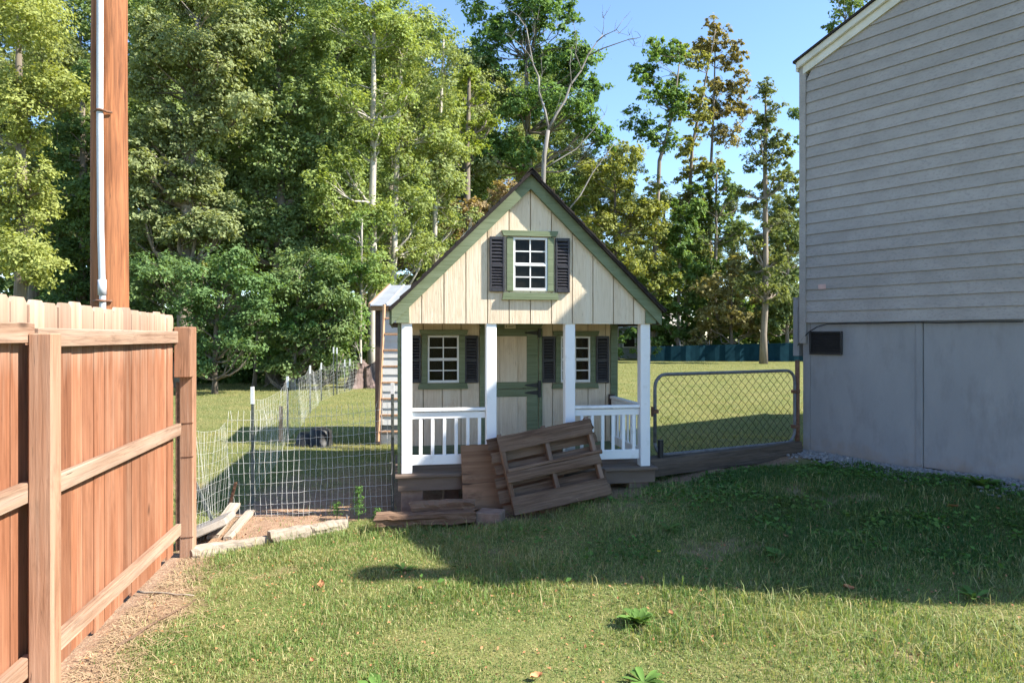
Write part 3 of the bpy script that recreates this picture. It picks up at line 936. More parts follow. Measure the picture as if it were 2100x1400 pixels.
# ------------------------------------------------------------------ utility pole
px_, pY = 225, 6.0
pc = at(px_, HY, pY)
POLE = thing('utility_pole', 'reddish brown wooden utility pole rising behind the board fence', 'utility pole', (pc[0], pc[1], gh(pc[0], pc[1])), .532)
nn = 20
pts = [(0.003 * math.sin(z * 1.3), 0, z) for z in np.linspace(-.3, 10.5, nn)]
obj('shaft', tube(pts, [.156 - .0036 * z[2] for z in pts], 28), m_pole, POLE, True)
cpt = [(-.052, -.168, z) for z in (-.2, 1.5, 2.0)] + [(-.066, -.172, 2.6), (-.072, -.166, 3.5), (-.07, -.160, 5), (-.07, -.150, 8), (-.07, -.142, 10.3)]
cd = obj('conduit', tube(cpt, .026, 14), m_conduit, POLE, True)
obj('coupling', tube([(-.055, -.169, 2.05), (-.056, -.169, 2.18)], .033, 14), m_conduit, cd, True)
for z in (2.0, 3.62):
    obj('strap', join([tube([(-.115, -.125, z), (-.092, -.19, z), (-.07, -.203, z), (-.045, -.198, z), (-.022, -.165, z), (.02, -.166, z)], .011, 6)]), m_rust, POLE, True)

# ------------------------------------------------------------------ small white shed with ladder behind the playhouse
SHY = 10.4
sx0 = at(770, HY, SHY)[0]
SHED = thing('white_shed', 'small white clapboard shed with tin roof half hidden behind the playhouse', 'shed', (sx0, SHY, 0))
obj('foundation', box(.07, 2.0, .02, 1.6, gh(sx0 + .3, SHY) - .1, CZ - 182 / F * SHY, .01), m_block, SHED)
zb, zt_ = CZ - 181 / F * SHY, 2.09
obj('wall', box(.07, 2.0, .02, 1.6, zb, zt_), m_clap, SHED)
z = zb
while z < zt_ - .02:
    z1 = min(z + .128, zt_)
    obj('siding_board', ([(.11, -.012, z), (2.0, -.012, z), (2.0, .0, z1), (.11, .0, z1), (.11, .019, z), (2.0, .019, z), (2.0, .019, z1), (.11, .019, z1)],
                         [(0, 1, 2, 3), (5, 4, 7, 6), (4, 5, 1, 0), (3, 2, 6, 7), (4, 0, 3, 7), (1, 5, 6, 2)]), m_clap, SHED)
    z = z1
obj('corner_board', box(0.0, .075, -.03, .10, .0, zt_ + .01, .004), m_brown, SHED)
obj('corner_board', box(.0755, .109, -.02, .10, zb, zt_ + .01, .003), m_skirt, SHED)
zr0, zr1 = CZ + 62 / F * SHY, CZ + 104 / F * 11.95
for i in range(9):
    x = -.05 + i * .24
    obj('roof_sheet', ([(x, -.16, zr0), (x + .238, -.16, zr0), (x + .238, 1.55, zr1), (x, 1.55, zr1), (x, -.16, zr0 + .012), (x + .22, -.16, zr0 + .012), (x + .22, 1.55, zr1 + .012), (x, 1.55, zr1 + .012)],
                       [(0, 3, 2, 1), (4, 5, 6, 7), (0, 1, 5, 4), (3, 7, 6, 2), (0, 4, 7, 3), (1, 2, 6, 5)]), m_tin, SHED)
    obj('roof_rib', tube([(x, -.16, zr0 + .018), (x, 1.55, zr1 + .018)], .016, 6), m_tin, SHED)
obj('eave_board', box(-.045, 2.05, -.13, -.10, zr0 - .07, zr0 + .004, .003), m_pine, SHED)
obj('rake_board', prism([(0, 0)] * 3, 0, 1) if False else ([(-.075, -.16, zr0 - .02), (-.05, -.16, zr0 - .02), (-.05, 1.55, zr1 - .02), (-.075, 1.55, zr1 - .02), (-.075, -.16, zr0 + .035), (-.05, -.16, zr0 + .035), (-.05, 1.55, zr1 + .035), (-.075, 1.55, zr1 + .035)],
    [(0, 3, 2, 1), (4, 5, 6, 7), (0, 1, 5, 4), (3, 7, 6, 2), (0, 4, 7, 3), (1, 2, 6, 5)]), m_pine, SHED)

LAD = thing('ladder', 'old wooden ladder leaning on the front of the white shed', 'ladder', tuple(at(775, 905, 9.9)))
b0 = at(774, 905, 9.95); t0_ = at(787, 626, 10.22)
dv = t0_ - b0
for off in (0, .40):
    obj('ladder_rail', tube([(off, 0, 0), (off + dv[0] * .5, dv[1] * .5, dv[2] * .5), (off + dv[0], dv[1], dv[2])], .026, 6), m_ladder, LAD)
for i in range(8):
    f = .07 + i * .118
    obj('rung', join([box(f * dv[0] + .026, f * dv[0] + .374, f * dv[1] - .02, f * dv[1] + .012, f * dv[2] - .016, f * dv[2] + .016, .004)]), m_ladder, LAD)

# ------------------------------------------------------------------ chain link gate
gl = np.array((1.455, 6.95)); gr = np.array((3.25, 7.85))
GA = thing('chain_link_gate', 'low rounded chain link gate between the playhouse porch and grey house', 'gate', (gl[0], gl[1], 0), math.atan2(*(gr - gl)[::-1]))
GW = float(np.linalg.norm(gr - gl)); g0, g1, gr_ = .44, 1.262, .13


def rrect(inset=0.0):
    P_ = []
    for cx, cz, a0 in ((gr_, g0 + gr_, 180), (GW - gr_, g0 + gr_, 270), (GW - gr_, g1 - gr_, 0), (gr_, g1 - gr_, 90)):
        for k_ in range(6):
            a = math.radians(a0 + 18 * k_)
            P_.append((cx + (gr_ - inset) * math.cos(a), 0, cz + (gr_ - inset) * math.sin(a)))
    P_.append(P_[0])
    return P_


obj('gate_frame', tube(rrect(), .0175, 10), m_steel, GA, True)
pitch, rise = .108, (g1 - g0) / 8
segs = []
slp = rise / pitch
for fam in (1, -1):
    for c in range(-10, int(GW / pitch) + 10):
        P_ = []
        for j in range(17):
            zz = g0 + (g1 - g0) * j / 16
            xx = c * pitch + (fam * (j / 2 * pitch) if fam > 0 else (8 - j / 2) * pitch) + (.004 if j % 2 else -.004)
            if .02 < xx < GW - .02: P_.append((xx, .003 * fam * (1 if j % 2 else -1), zz))
        if len(P_) > 1: segs.append(tube(P_, .0024, 4, False))
tag(obj('chain_link_mesh', join(segs), m_chain, GA), kind='stuff')
for z in (.62, 1.02):
    obj('gate_hinge', join([box(GW - .03, GW + .06, -.03, .03, z - .02, z + .02, .004)]), m_rust, GA)
obj('latch', join([box(-.035, .03, -.03, .02, .87, .91, .004), box(-.045, -.03, -.02, .01, .84, .94, .003)]), m_rust, GA)
obj('post_stub', tube([(.055, -.02, .42), (.055, -.02, .60)], .03, 10), m_black, GA)
obj('hinge_post', tube([(GW + .045, 0, .2), (GW + .045, 0, 1.38)], .026, 10), m_rust, GA, True)
o_ = gl - (gr - gl) / GW * .1
TIE = obj('railroad_tie', rough_beam(GW + .14, .16, .19, 18, .006, 5), m_tie)
TIE.location = (o_[0], o_[1], .235); TIE.rotation_euler = (0, -.012, GA.rotation_euler[2])
tag(TIE, 'dark weathered timber lying on edge below the chain link gate', 'timber')

# ------------------------------------------------------------------ pallet, plywood, timbers and paver before the porch
bl = Vector(at(1056, 1057, 5.95)); br = Vector(at(1249, 1014, 6.10)); tl = Vector(at(1029, 890, 6.19))
M = basis(bl, br - bl, tl - bl)
PW, PHt = (br - bl).length, .735
PAL = link('wooden_pallet', None); PAL.matrix_world = M
tag(PAL, 'grey weathered wooden pallet leaning tilted against the porch deck', 'pallet')
for j, x in enumerate((0.0, PW * .475, PW - .04)):
    obj('stringer', rough_like := join([box(x, x + .038, .0, .088, .004, PHt - .004, .004)]), m_old_z, PAL)
def split_board(name, xa, xb, y, z0, z1, sd, th=.019):
    V, Fc = rough_beam(xb - xa, th, z1 - z0, 12, .0035, sd, 16)
    return obj(name, ([(p[0] + xa, p[1] + y, p[2] + z0) for p in V], Fc), m_old_x, PAL)


for z0, z1, dx, sd in ((0.0, .155, .004, 61), (.285, .372, .006, 62), (.565, .705, -.004, 63), (.376, .405, .03, 64)):
    split_board('front_board', -.002 + dx, PW + .004 + dx, -.011, z0, z1, sd)
for k_, (z0, z1) in enumerate(((.01, .11), (.135, .245), (.27, .36), (.385, .47), (.50, .59), (.62, .72))):
    e = random.uniform(-.012, .012)
    split_board('back_board', -.085 + e, PW + .05 + e, .0985, z0, z1, 70 + k_)
bl = Vector(at(950, 1046, 6.16)); tl = Vector(at(939, 913, 6.33)); br = Vector(at(1240, 1030, 6.34))
M = basis(bl, br - bl, tl - bl)
PLY = link('plywood_sheet', mesh_from('plywood_sheet', *box(0, .95, 0, .016, 0, (tl - bl).length, .003)), m_ply); PLY.matrix_world = M
tag(PLY, 'brown knotty plywood sheet leaning between pallet and porch deck', 'plywood')


def beam(name, label, p0, p1, w, h, mat, seed, dz=0.0, cat='timber', amp=.008):
    p0, p1 = Vector(p0), Vector(p1)
    o = obj(name, rough_beam((p1 - p0).length, w, h, 16, amp, seed), mat)
    o.matrix_world = basis(p0 + Vector((0, 0, dz)), p1 - p0, (0, 0, 1))
    return tag(o, label, cat)


beam('landscape_timber', 'short grey split timber lying on top beneath the left porch edge', at(845, 1056, 5.98), at(972, 1052, 5.98), .12, .105, m_old_x, 11, .01, amp=.012)
beam('landscape_timber', 'long low grey timber on the ground below the split timber', at(772, 1074, 5.83), at(975, 1064, 5.86), .12, .085, m_old_x, 12, -.01, amp=.012)
pv = at(1006, 1052, 5.9)
PAV = obj('paver_block', box(-.11, .11, -.09, .09, -.03, .095, .008), m_paver, loc=(pv[0], pv[1], gh(pv[0], pv[1]))); PAV.rotation_euler = (0, 0, -.25)
tag(PAV, 'brown concrete paver at the foot of the plywood', 'paver')

# ------------------------------------------------------------------ edging timbers, slab and boards by the wire fence
beam('edging_timber', 'long pale edging timber half sunk beside the fence end post', (*at(392, 1148, 5.3)[:2], -.075), (*at(556, 1112, 5.62)[:2], -.075), .10, .085, m_pale_x, 21)
beam('edging_timber', 'pale bleached edging timber piece in the middle of the row', (*at(553, 1116, 5.58)[:2], -.05), (*at(634, 1092, 5.78)[:2], -.05), .11, .105, m_pale_x, 22)
beam('edging_timber', 'cracked white edging timber piece nearest the playhouse', (*at(636, 1092, 5.80)[:2], -.05), (*at(708, 1076, 6.0)[:2], -.04), .10, .09, m_pale_x, 23)
q = at(712, 1082, 6.0)
tag(obj('rebar_stake', tube([(0, 0, -.1), (.004, 0, .04), (-.006, 0, .115)], .008, 6), m_steel, loc=(q[0], q[1], gh(q[0], q[1]))), 'small steel rod stake sticking up at the end of the edging', 'stake')
q = at(425, 1075, 5.75)
V, Fc = box(-.16, .20, -.25, .30, -.03, .03, .01)
V = [(x + (.04 * math.sin(y * 9)), y + .03 * math.sin(x * 13), z) for x, y, z in V]
SLAB = obj('concrete_slab', (V, Fc), m_conc); SLAB.location = (q[0], q[1], gh(q[0], q[1]) + .1); SLAB.rotation_euler = (-.16, -.34, .4)
tag(SLAB, 'broken beige concrete slab tipped up behind the fence end post', 'slab')


def plank(label, p0, p1, w, th, mat):
    p0, p1 = Vector(p0), Vector(p1)
    o = obj('loose_board', rough_beam((p1 - p0).length, w, th, 10, .004, int(w * 1000)), mat); o.matrix_world = basis(p0, p1 - p0, (0, 0, 1))
    return tag(o, label, 'board')


plank('pale dirty board lying against the tipped concrete slab', (*at(436, 1090, 5.75)[:2], -.05), (*at(482, 1020, 6.35)[:2], .08), .11, .03, m_pale_x)
plank('narrow pale board half buried in the red clay', (*at(466, 1104, 5.7)[:2], -.055), (*at(514, 1042, 6.5)[:2], -.03), .075, .035, m_pale_x)

# ------------------------------------------------------------------ welded wire fences
def tpost(parent, x, y, h, tip=.14, lean=(0, 0), mat=None):
    z = gh(x, y)
    M_ = Matrix.Translation((x, y, z)) @ Matrix.Rotation(lean[0], 4, 'Y') @ Matrix.Rotation(lean[1], 4, 'X')
    p = obj('metal_post', xf(join([box(-.014, .014, -.004, 0, -.3, h, 0), box(-.003, .003, .0002, .03, -.3, h, 0)] +
                                  [box(-.008, .008, -.010, -.0042, zz, zz + .018, 0) for zz in np.arange(.06, h - .05, .055)]), M_), mat or m_tpost, parent)
    if tip:
        obj('white_tip', xf(join([box(-.0165, .0165, -.0125, .002, h - tip, h + .003, 0), box(-.0045, .0045, .0025, .032, h - tip, h + .003, 0)]), M_), m_tip, p)
    return p


def wire_panel(parent, p0, p1, zb0, zb1, ht, sp, rows, seed, sag=.0, r=.0015, rough=.006, top_free=0.0):
    """net of wires between two ground points; zb = height of the bottom row at each end"""
    r_ = np.random.default_rng(seed)
    p0, p1 = np.array(p0, float), np.array(p1, float)
    L = float(np.linalg.norm(p1 - p0)); n = max(2, int(L / sp))
    nrm = np.array((-(p1 - p0)[1], (p1 - p0)[0])) / L
    grid = np.zeros((rows + 1, n + 1, 3))
    bow = r_.normal(0, rough, (rows + 1, n + 1)).cumsum(0) * .5
    for j in range(rows + 1):
        for i_ in range(n + 1):
            f = i_ / n
            xy = p0 + (p1 - p0) * f + nrm * (bow[j, i_] + .02 * math.sin(f * 9 + j * .5))
            z = zb0 * (1 - f) + zb1 * f + ht * j / rows - sag * 4 * f * (1 - f) * (j / rows) + r_.normal(0, rough * .35)
            grid[j, i_] = (xy[0] + r_.normal(0, rough * .5), xy[1], z)
    g_ = []
    for j in range(rows + 1): g_.append(tube(grid[j], r, 3, False))
    for i_ in range(n + 1):
        c = list(grid[:, i_])
        if top_free: c.append(c[-1] + np.array((r_.normal(0, .012), 0, top_free)))
        g_.append(tube(c, r, 3, False))
    return tag(obj('wire_mesh', join(g_), m_wire, parent), kind='stuff')


T1 = np.array((-2.62, 6.9)); TR = at(805, HY, 6.42)[:2]; CN = at(467, HY, 6.45)[:2]; WP = FN_P + FN_D * 1.84 + FN_N * .06
WF = thing('wire_fence', 'sagging welded wire fence closing the gap before the playhouse corner', 'wire fence')
wire_panel(WF, CN, TR, -.16, -.04, 1.02,   .0512, 10, 3, .03, .0017, .006, .09)
wire_panel(WF, WP, CN, -.06, -.16, 1.0, .0512, 10, 4, .06, .0009, .003)
tpost(WF, TR[0], TR[1], 1.24, .10)
tpost(WF, CN[0] - .02, CN[1] + .02, .35, 0, (.3, .1), m_rust)
q = at(447, 1062, 5.9)
tpost(WF, q[0], q[1], .68, 0, (-.36, .12))
WF2 = thing('wire_fence', 'long welded wire fence on white tipped posts running back to the woods', 'wire fence')
PT = [(518, 6.9, 1.20), (590, 10.6, 1.03), (636, 14.6, 1.02), (659, 17.4, .97), (684, 18.9, 1.34), (691, 19.2, 1.32)]
pp = [(at(px, HY, Y)[0], Y, h) for px, Y, h in PT]
for x, y, h in pp: tpost(WF2, x, y, h, .17)
for i in range(4):
    a, b_ = pp[i], pp[i + 1]
    wire_panel(WF2, a[:2], b_[:2], .02, .02, min(a[2], b_[2]) - .03, .102, 9, 40 + i, .12, .0009, .004)
for px, Y in ((707, 20.2), (717.5, 20.6)):
    tpost(WF2, at(px, HY, Y)[0], Y, .95, .2)
wire_panel(WF2, (pp[5][0], 19.2), (at(730, HY, 21)[0], 21), .02, .02, .9, .102, 8, 50, .05, .0016, .01)
q = at(579, 905, 10.7)
o = obj('fence_stake', rough_beam(.66, .05, .05, 6, .003, 4), m_ladder, WF2); o.matrix_world = basis((q[0], q[1], -.1), (0, .02, 1), (-1, 0, 0))

# two black tubs and the stump in the back yard
for px, w, h, lab in ((628, .17, .20, 'smaller black upturned tub on the left beyond the wire fence'), (655, .20, .27, 'larger black upturned tub on the right beyond the wire fence')):
    q = at(px, 912, 10.4); V, Fc = [], []
    prof = [(1.05, 0), (1.05, .06), (.97, .07), (.9, .6), (.8, .88), (.62, 1.0), (.0, 1.0)]
    n = 18
    for r, z in prof:
        for k_ in range(n): V.append((r * w * math.cos(k_ * 2 * math.pi / n), r * w * math.sin(k_ * 2 * math.pi / n), z * h))
    for j in range(len(prof) - 1):
        for k_ in range(n): Fc.append((j * n + k_, j * n + (k_ + 1) % n, (j + 1) * n + (k_ + 1) % n, (j + 1) * n + k_))
    o = obj('black_tub', (V, Fc), m_tub, smooth=True, loc=(q[0], q[1], gh(q[0], q[1]) - .01)); o.rotation_euler = (0, .12, 0)
    tag(o, lab, 'tub', 'black tubs in the back yard')
q = at(748, 797, 21.8)
V, Fc = [], []
n, rows = 36, 12
r_ = np.random.default_rng(5); ph = r_.uniform(0, 6.28, 6)
for j in range(rows):
    f = j / (rows - 1)
    for k_ in range(n):
        a = 2 * math.pi * k_ / n
        lob = 1 + .22 * (1 - f) * math.sin(5 * a + ph[0]) + .10 * math.sin(9 * a + ph[1]) + .06 * math.sin(17 * a + ph[2])
        r = (.40 + .22 * (1 - f) ** 2.2) * lob + r_.normal(0, .012)
        V.append((r * math.cos(a), r * math.sin(a), -.08 + .86 * f + (.09 * math.sin(3 * a + ph[3]) + .05 * math.sin(7 * a)) * f))
for j in range(rows - 1):
    for k_ in range(n): Fc.append((j * n + k_, j * n + (k_ + 1) % n, (j + 1) * n + (k_ + 1) % n, (j + 1) * n + k_))
V.append((0, 0, .66)); Fc += [((rows - 1) * n + k_, (rows - 1) * n + (k_ + 1) % n, len(V) - 1) for k_ in range(n)]
tag(obj('tree_stump', (V, Fc), m_stump, loc=(q[0], q[1], 0)), 'broad charred tree stump with flared roots beside the white shed', 'stump')

# ------------------------------------------------------------------ far screen fence and far house
SY = 45.0
SCF = thing('screen_fence', 'low dark teal fabric screen fence across the far lawn', 'fence')
xs = np.linspace(at(1335, HY, SY)[0], at(1740, HY, SY)[0], 41)
V, Fc = [], []
for x in xs:
    tilt = (x - xs[0]) / (xs[-1] - xs[0])
    yy = SY + .05 * math.sin(x * 2.1) + .03 * math.sin(x * 7)
    for z in (.02, .5, 1.0 + .34 * tilt): V.append((x, yy, z))
for i in range(40):
    for j in (0, 1): Fc.append((i * 3 + j, i * 3 + 3 + j, i * 3 + 4 + j, i * 3 + 1 + j))
sc_ = obj('screen_fabric', (V, Fc), m_screen, SCF)
sm = sc_.modifiers.new('thickness', 'SOLIDIFY'); sm.thickness = .01
for i in range(0, 41, 6):
    obj('fence_post', tube([(xs[i], SY + .2, -.1), (xs[i], SY + .2, 1.4)], .035, 8), m_steel, SCF)
FH = thing('far_house', 'small grey far house with pale roof seen beside the porch post', 'house', (at(1255, HY, 52)[0], 52.0, 0))
wx = at(1405, HY, 52)[0] - at(1255, HY, 52)[0]
obj('wall', box(0, wx, 0, 6, -.2, 2.35), m_farwall, FH)
obj('roof', ([(-.4, -.5, 2.3), (wx + .4, -.5, 2.3), (wx + .4, 6.5, 2.3), (-.4, 6.5, 2.3), (-.4, 3, 3.5), (wx + .4, 3, 3.5)], [(0, 1, 5, 4), (2, 3, 4, 5), (0, 4, 3), (1, 2, 5), (0, 3, 2, 1)]), m_farroof, FH)
for x in (.8, 3.6):
    w_ = obj('window', box(x, x + 1.0, -.04, -.002, .8, 2.0, .01), m_winwhite, FH)
    obj('pane', box(x + .08, x + .92, -.055, -.042, .88, 1.92), m_dark, w_)

# ------------------------------------------------------------------ trees
def leaf_geo(C, N, size, r_, aspect=.62):
    n = len(C)
    N = N / (np.linalg.norm(N, axis=1, keepdims=True) + 1e-9)
    R_ = r_.normal(size=(n, 3))
    A_ = np.cross(N, R_); A_ /= np.linalg.norm(A_, axis=1, keepdims=True) + 1e-9
    B_ = np.cross(N, A_)
    s = size[:, None]
    tip = C + A_ * s * .5; base = C - A_ * s * .5
    mid = C + A_ * s * .06
    l = mid + B_ * s * aspect * .5 + N * s * .10; r = mid - B_ * s * aspect * .5 + N * s * .10
    V = np.stack([base, l, tip, r], 1).reshape(-1, 3)
    i = np.arange(n)[:, None] * 4
    T = np.concatenate([i + np.array((0, 2, 1)), i + np.array((0, 3, 2))], 1).reshape(-1, 3)
    return V, T


def crown_points(blobs, Y, dens, r_, leafpx, clump=.42, flat=.6):
    """clumps of leaves spread through a union of ellipsoids given in photo pixels at depth Y"""
    C, N, S, centres = [], [], [], []
    fine = []
    for bl in blobs:                                   # break every lobe into uneven smaller ones
        px, py, rx, ry = bl[:4]; d = bl[4] if len(bl) > 4 else 1.0
        if min(rx, ry) < 26:
            fine.append((px, py, rx, ry, d)); continue
        for k_ in range(5):
            f = r_.uniform(.36, .66); a = r_.uniform(0, 6.283); q = r_.uniform(.2, .74)
            fine.append((px + math.cos(a) * rx * q, py + math.sin(a) * ry * q, rx * f * 1.12, ry * f * .9, d * .72, r_.normal(0, .45) * rx / F * Y))
    for bl in fine:
        px, py, rx, ry = bl[:4]; d = bl[4] if len(bl) > 4 else 1.0
        dy = bl[5] if len(bl) > 5 else r_.normal(0, .05) * rx / F * Y
        c = at(px, py, Y + dy)
        R3 = np.array((rx / F * Y, .8 * (rx + ry) / 2 / F * Y, ry / F * Y))
        nl = int(rx * ry * math.pi / 3.5 * dens * d)
        per = 34
        nc = max(3, nl // per)
        u = r_.normal(size=(nc, 3)); u /= np.linalg.norm(u, axis=1, keepdims=True)
        rad = r_.random(nc) ** .42
        cc = c + u * rad[:, None] * R3 * (1 + r_.normal(0, .10, (nc, 1)))
        centres.append((c, cc))
        cs = clump * np.clip(min(R3) / 1.2, .45, 1.5) * r_.uniform(.55, 1.25, nc)
        g = r_.normal(size=(nc, per, 3)) * np.array((1, 1, flat)) * cs[:, None, None] * .62
        g[..., 2] -= .25 * (g[..., 0] ** 2 + g[..., 1] ** 2) / cs[:, None]
        pts = (cc[:, None, :] + g).reshape(-1, 3)
        out = np.repeat(u, per, 0) * .7 + r_.normal(size=(nc * per, 3)) * .5 + np.array((.15, -.1, .65))
        C.append(pts); N.append(out); S.append(.84 * leafpx / F * Y * r_.uniform(.45, 1.4, nc * per))
    return np.concatenate(C), np.concatenate(N), np.concatenate(S), centres


def crooked(a, b_, n, amp, r_):
    a, b_ = np.array(a), np.array(b_)
    L = np.linalg.norm(b_ - a); P_ = []
    o = np.zeros(3)
    for i in range(n + 1):
        f = i / n
        P_.append(a + (b_ - a) * f + o * math.sin(math.pi * f) + np.array((0, 0, -.08 * L * math.sin(math.pi * f))))
        o = o + r_.normal(0, amp * L, 3)
    return P_


TREE_N = [0]
TREES = []


def tree(name, label, Y, trunk, blobs, col, dens=1.0, leafpx=8.5, bark=None, group='trees at the edge of the woods', twigs=3, clump=.42, limb=.35, flat=.6):
    TREE_N[0] += 1
    r_ = np.random.default_rng(100 + TREE_N[0])
    bx, by = at(trunk[0][0], HY, Y)[:2]
    T_ = thing(name, label, 'tree', (bx, by, gh(bx, by)), 0, group)
    o = np.array((bx, by, gh(bx, by)))
    tp = [at(p[0], p[1], Y) - o for p in trunk]
    tp[0][2] = -.2
    rr = [p[2] for p in trunk]
    # refine the trunk line
    P_, R_ = [], []
    for i in range(len(tp) - 1):
        for k_ in range(3):
            f = k_ / 3
            P_.append(tp[i] * (1 - f) + tp[i + 1] * f + (r_.normal(0, .02, 3) * rr[i] * 6 if (i + k_) else 0)); R_.append(rr[i] * (1 - f) + rr[i + 1] * f)
    P_.append(tp[-1]); R_.append(rr[-1])
    R_[0] *= 1.35
    obj('trunk', tube(P_, R_, 9), bark or m_bark, T_, True)
    C, N, S, cen = crown_points(blobs, Y, dens, r_, leafpx, clump, flat)
    V, T = leaf_geo(C - o, N, S, r_)
    cr = np_obj('crown', V, T, m_leaf, T_)
    cr.color = (col[0] * 1.65, col[1] * 1.7, col[2] * 1.75, 1)
    if limb:
        g = []
        for c, cc in cen:
            c = c - o
            k_ = min(range(len(P_)), key=lambda i: abs(P_[i][2] - (c[2] - .45 * abs(c[0] - P_[i][0]) - .3)))
            a = P_[k_]
            r0 = max(.018, R_[k_] * .42)
            ln = crooked(a, c, 5, .05, r_)
            g.append(tube(ln, list(np.linspace(r0, r0 * limb, 6)), 5))
            for q in cc[r_.permutation(len(cc))[:twigs]]:
                g.append(tube(crooked(ln[3], q - o, 3, .06, r_), [r0 * .35, r0 * .25, r0 * .17, r0 * .08], 3, False))
        tag(obj('limbs', join(g), bark or m_bark, T_, True), kind='stuff')
    TREES.append(T_)
    return T_


G_OLIVE = (.165, .185, .085); G_MID = (.11, .155, .045); G_DARK = (.08, .12, .04); G_YEL = (.185, .20, .06); G_LITE = (.165, .20, .06); G_MAPLE = (.085, .135, .05)
G_GOLD = (.27, .18, .055); G_RED = (.155, .13, .055)
OAK, POP, SHR = 'broadleaf_tree', 'slender_tree', 'understory_tree'
tree(OAK, 'yellowing tree at the far left edge behind the fence', 17.5, [(40, 700, .17), (45, 400, .13), (40, 150, .08), (38, 20, .04)],
     [(30, 60, 110, 90), (85, 170, 80, 70), (10, 220, 90, 80), (60, 300, 70, 70), (20, 400, 90, 80), (80, 420, 50, 60, .8), (10, 540, 100, 80), (75, 545, 55, 50, .9), (25, -60, 120, 70)], G_YEL, .85)
tree(OAK, 'dark green tree showing left of the utility pole', 25, [(165, 720, .2), (168, 400, .15), (170, 180, .07)],
     [(175, 180, 50, 70), (150, 290, 70, 80), (210, 330, 80, 90), (140, 420, 80, 80), (220, 470, 80, 80), (150, 540, 90, 80), (110, 610, 80, 50), (230, 590, 90, 60)], G_DARK, .95)
tree(OAK, 'big greyish olive oak just right of the utility pole', 22, [(375, 720, .26), (385, 420, .2), (400, 200, .12), (405, 40, .05)],
     [(330, 70, 95, 80), (440, 45, 100, 70), (385, 150, 120, 85), (490, 130, 80, 80), (310, 200, 80, 80), (450, 240, 110, 80), (340, 310, 110, 75), (300, 400, 80, 60), (420, 370, 90, 60), (395, -40, 150, 70), (300, 470, 70, 55), (380, 460, 80, 55), (460, 440, 70, 55), (340, 545, 70, 50), (260, 330, 50, 60)], G_OLIVE, 1.0, 9)
tree(OAK, 'tall grey green tree between the olive oak and the pale trunks', 24, [(560, 730, .22), (575, 420, .17), (570, 180, .1), (575, 20, .04)],
     [(550, 50, 90, 80), (620, 70, 80, 80), (570, 160, 100, 90), (640, 190, 80, 80), (530, 280, 80, 80), (610, 300, 90, 80), (560, 400, 100, 70), (660, 330, 70, 80), (590, -40, 120, 60), (500, 390, 70, 60), (640, 420, 80, 60), (520, 470, 80, 55), (620, 500, 80, 55)], (.135, .175, .07), .95)
tree(SHR, 'dark shaded tree below the olive oak crown', 25, [(470, 760, .14), (465, 600, .1), (460, 480, .05)],
     [(360, 480, 100, 70), (460, 470, 100, 70), (560, 500, 90, 70), (400, 560, 110, 60), (310, 560, 70, 80), (660, 480, 80, 80)], G_DARK, .9)
tree(SHR, 'bright green low maple nearest the lawn edge', 19.5, [(440, 788, .08), (442, 700, .07), (450, 600, .04)],
     [(430, 640, 60, 38), (505, 585, 75, 40), (385, 600, 60, 40), (440, 705, 50, 35), (480, 540, 80, 35), (345, 545, 70, 40), (410, 740, 40, 28), (470, 660, 55, 35), (540, 640, 50, 35), (500, 720, 45, 30)], G_MAPLE, .95, 8, clump=.42)
tree(SHR, 'green tree filling the wood edge right of the low maple', 21, [(600, 778, .08), (605, 690, .06), (615, 560, .03)],
     [(590, 560, 70, 50), (650, 540, 70, 50), (560, 620, 60, 45), (625, 620, 70, 45), (690, 600, 55, 50), (590, 690, 65, 40), (655, 680, 60, 40), (620, 740, 60, 28), (555, 740, 50, 28), (690, 730, 40, 35), (710, 670, 35, 40)], (.105, .145, .055), .95, 8, clump=.42)
tree(SHR, 'grey green tree low behind the fence end post', 22.5, [(330, 780, .09), (332, 700, .07), (335, 600, .03)],
     [(310, 640, 60, 45), (350, 690, 55, 40), (370, 735, 45, 30), (290, 560, 60, 50), (270, 480, 50, 50), (260, 620, 50, 50)], (.10, .14, .055), .95, 8.5)
tree(SHR, 'light green spreading tree left of the leaning fence posts', 22, [(520, 770, .07), (530, 680, .06), (545, 590, .03)],
     [(560, 610, 90, 55), (640, 600, 80, 55), (530, 670, 70, 50), (610, 680, 80, 55), (690, 640, 60, 60), (580, 730, 70, 35), (660, 720, 60, 40), (690, 540, 70, 60)], (.10, .165, .05), .9, 8.5, clump=.36)
for lab, Yd, tk, bb, cl in (
    ('slender pale trunked tree rising directly above the stump', 23, [(762, 760, .16), (764, 500, .13), (765, 250, .1), (768, 30, .05)],
     [(720, 60, 70, 70), (790, 90, 60, 70), (700, 180, 75, 70), (800, 210, 60, 60), (730, 290, 80, 70), (700, 400, 80, 70), (770, 420, 60, 60), (730, 520, 70, 70), (780, 560, 50, 60), (745, -20, 90, 60)], G_LITE),
    ('slender pale trunked tree leaning right above the white shed', 24, [(800, 740, .13), (808, 520, .11), (815, 300, .09), (828, 40, .04)],
     [(840, 50, 60, 60), (850, 150, 60, 60), (800, 130, 50, 50), (850, 260, 70, 60), (820, 350, 60, 60), (860, 420, 60, 60), (810, 470, 50, 60), (860, 520, 60, 50), (835, 590, 60, 45)], (.175, .205, .07)),
    ('thin pale trunked tree left of the playhouse roof slope', 25, [(885, 640, .11), (893, 420, .09), (905, 200, .06), (910, 80, .03)],
     [(900, 110, 55, 55), (920, 200, 60, 60), (890, 300, 60, 60), (930, 330, 50, 60), (910, 400, 60, 50), (900, 480, 60, 50), (945, 430, 45, 40)], (.17, .195, .075))):
    tree(POP, lab, Yd, tk, bb, cl, .62, 8.0, m_bark_pale, twigs=4, clump=.5)
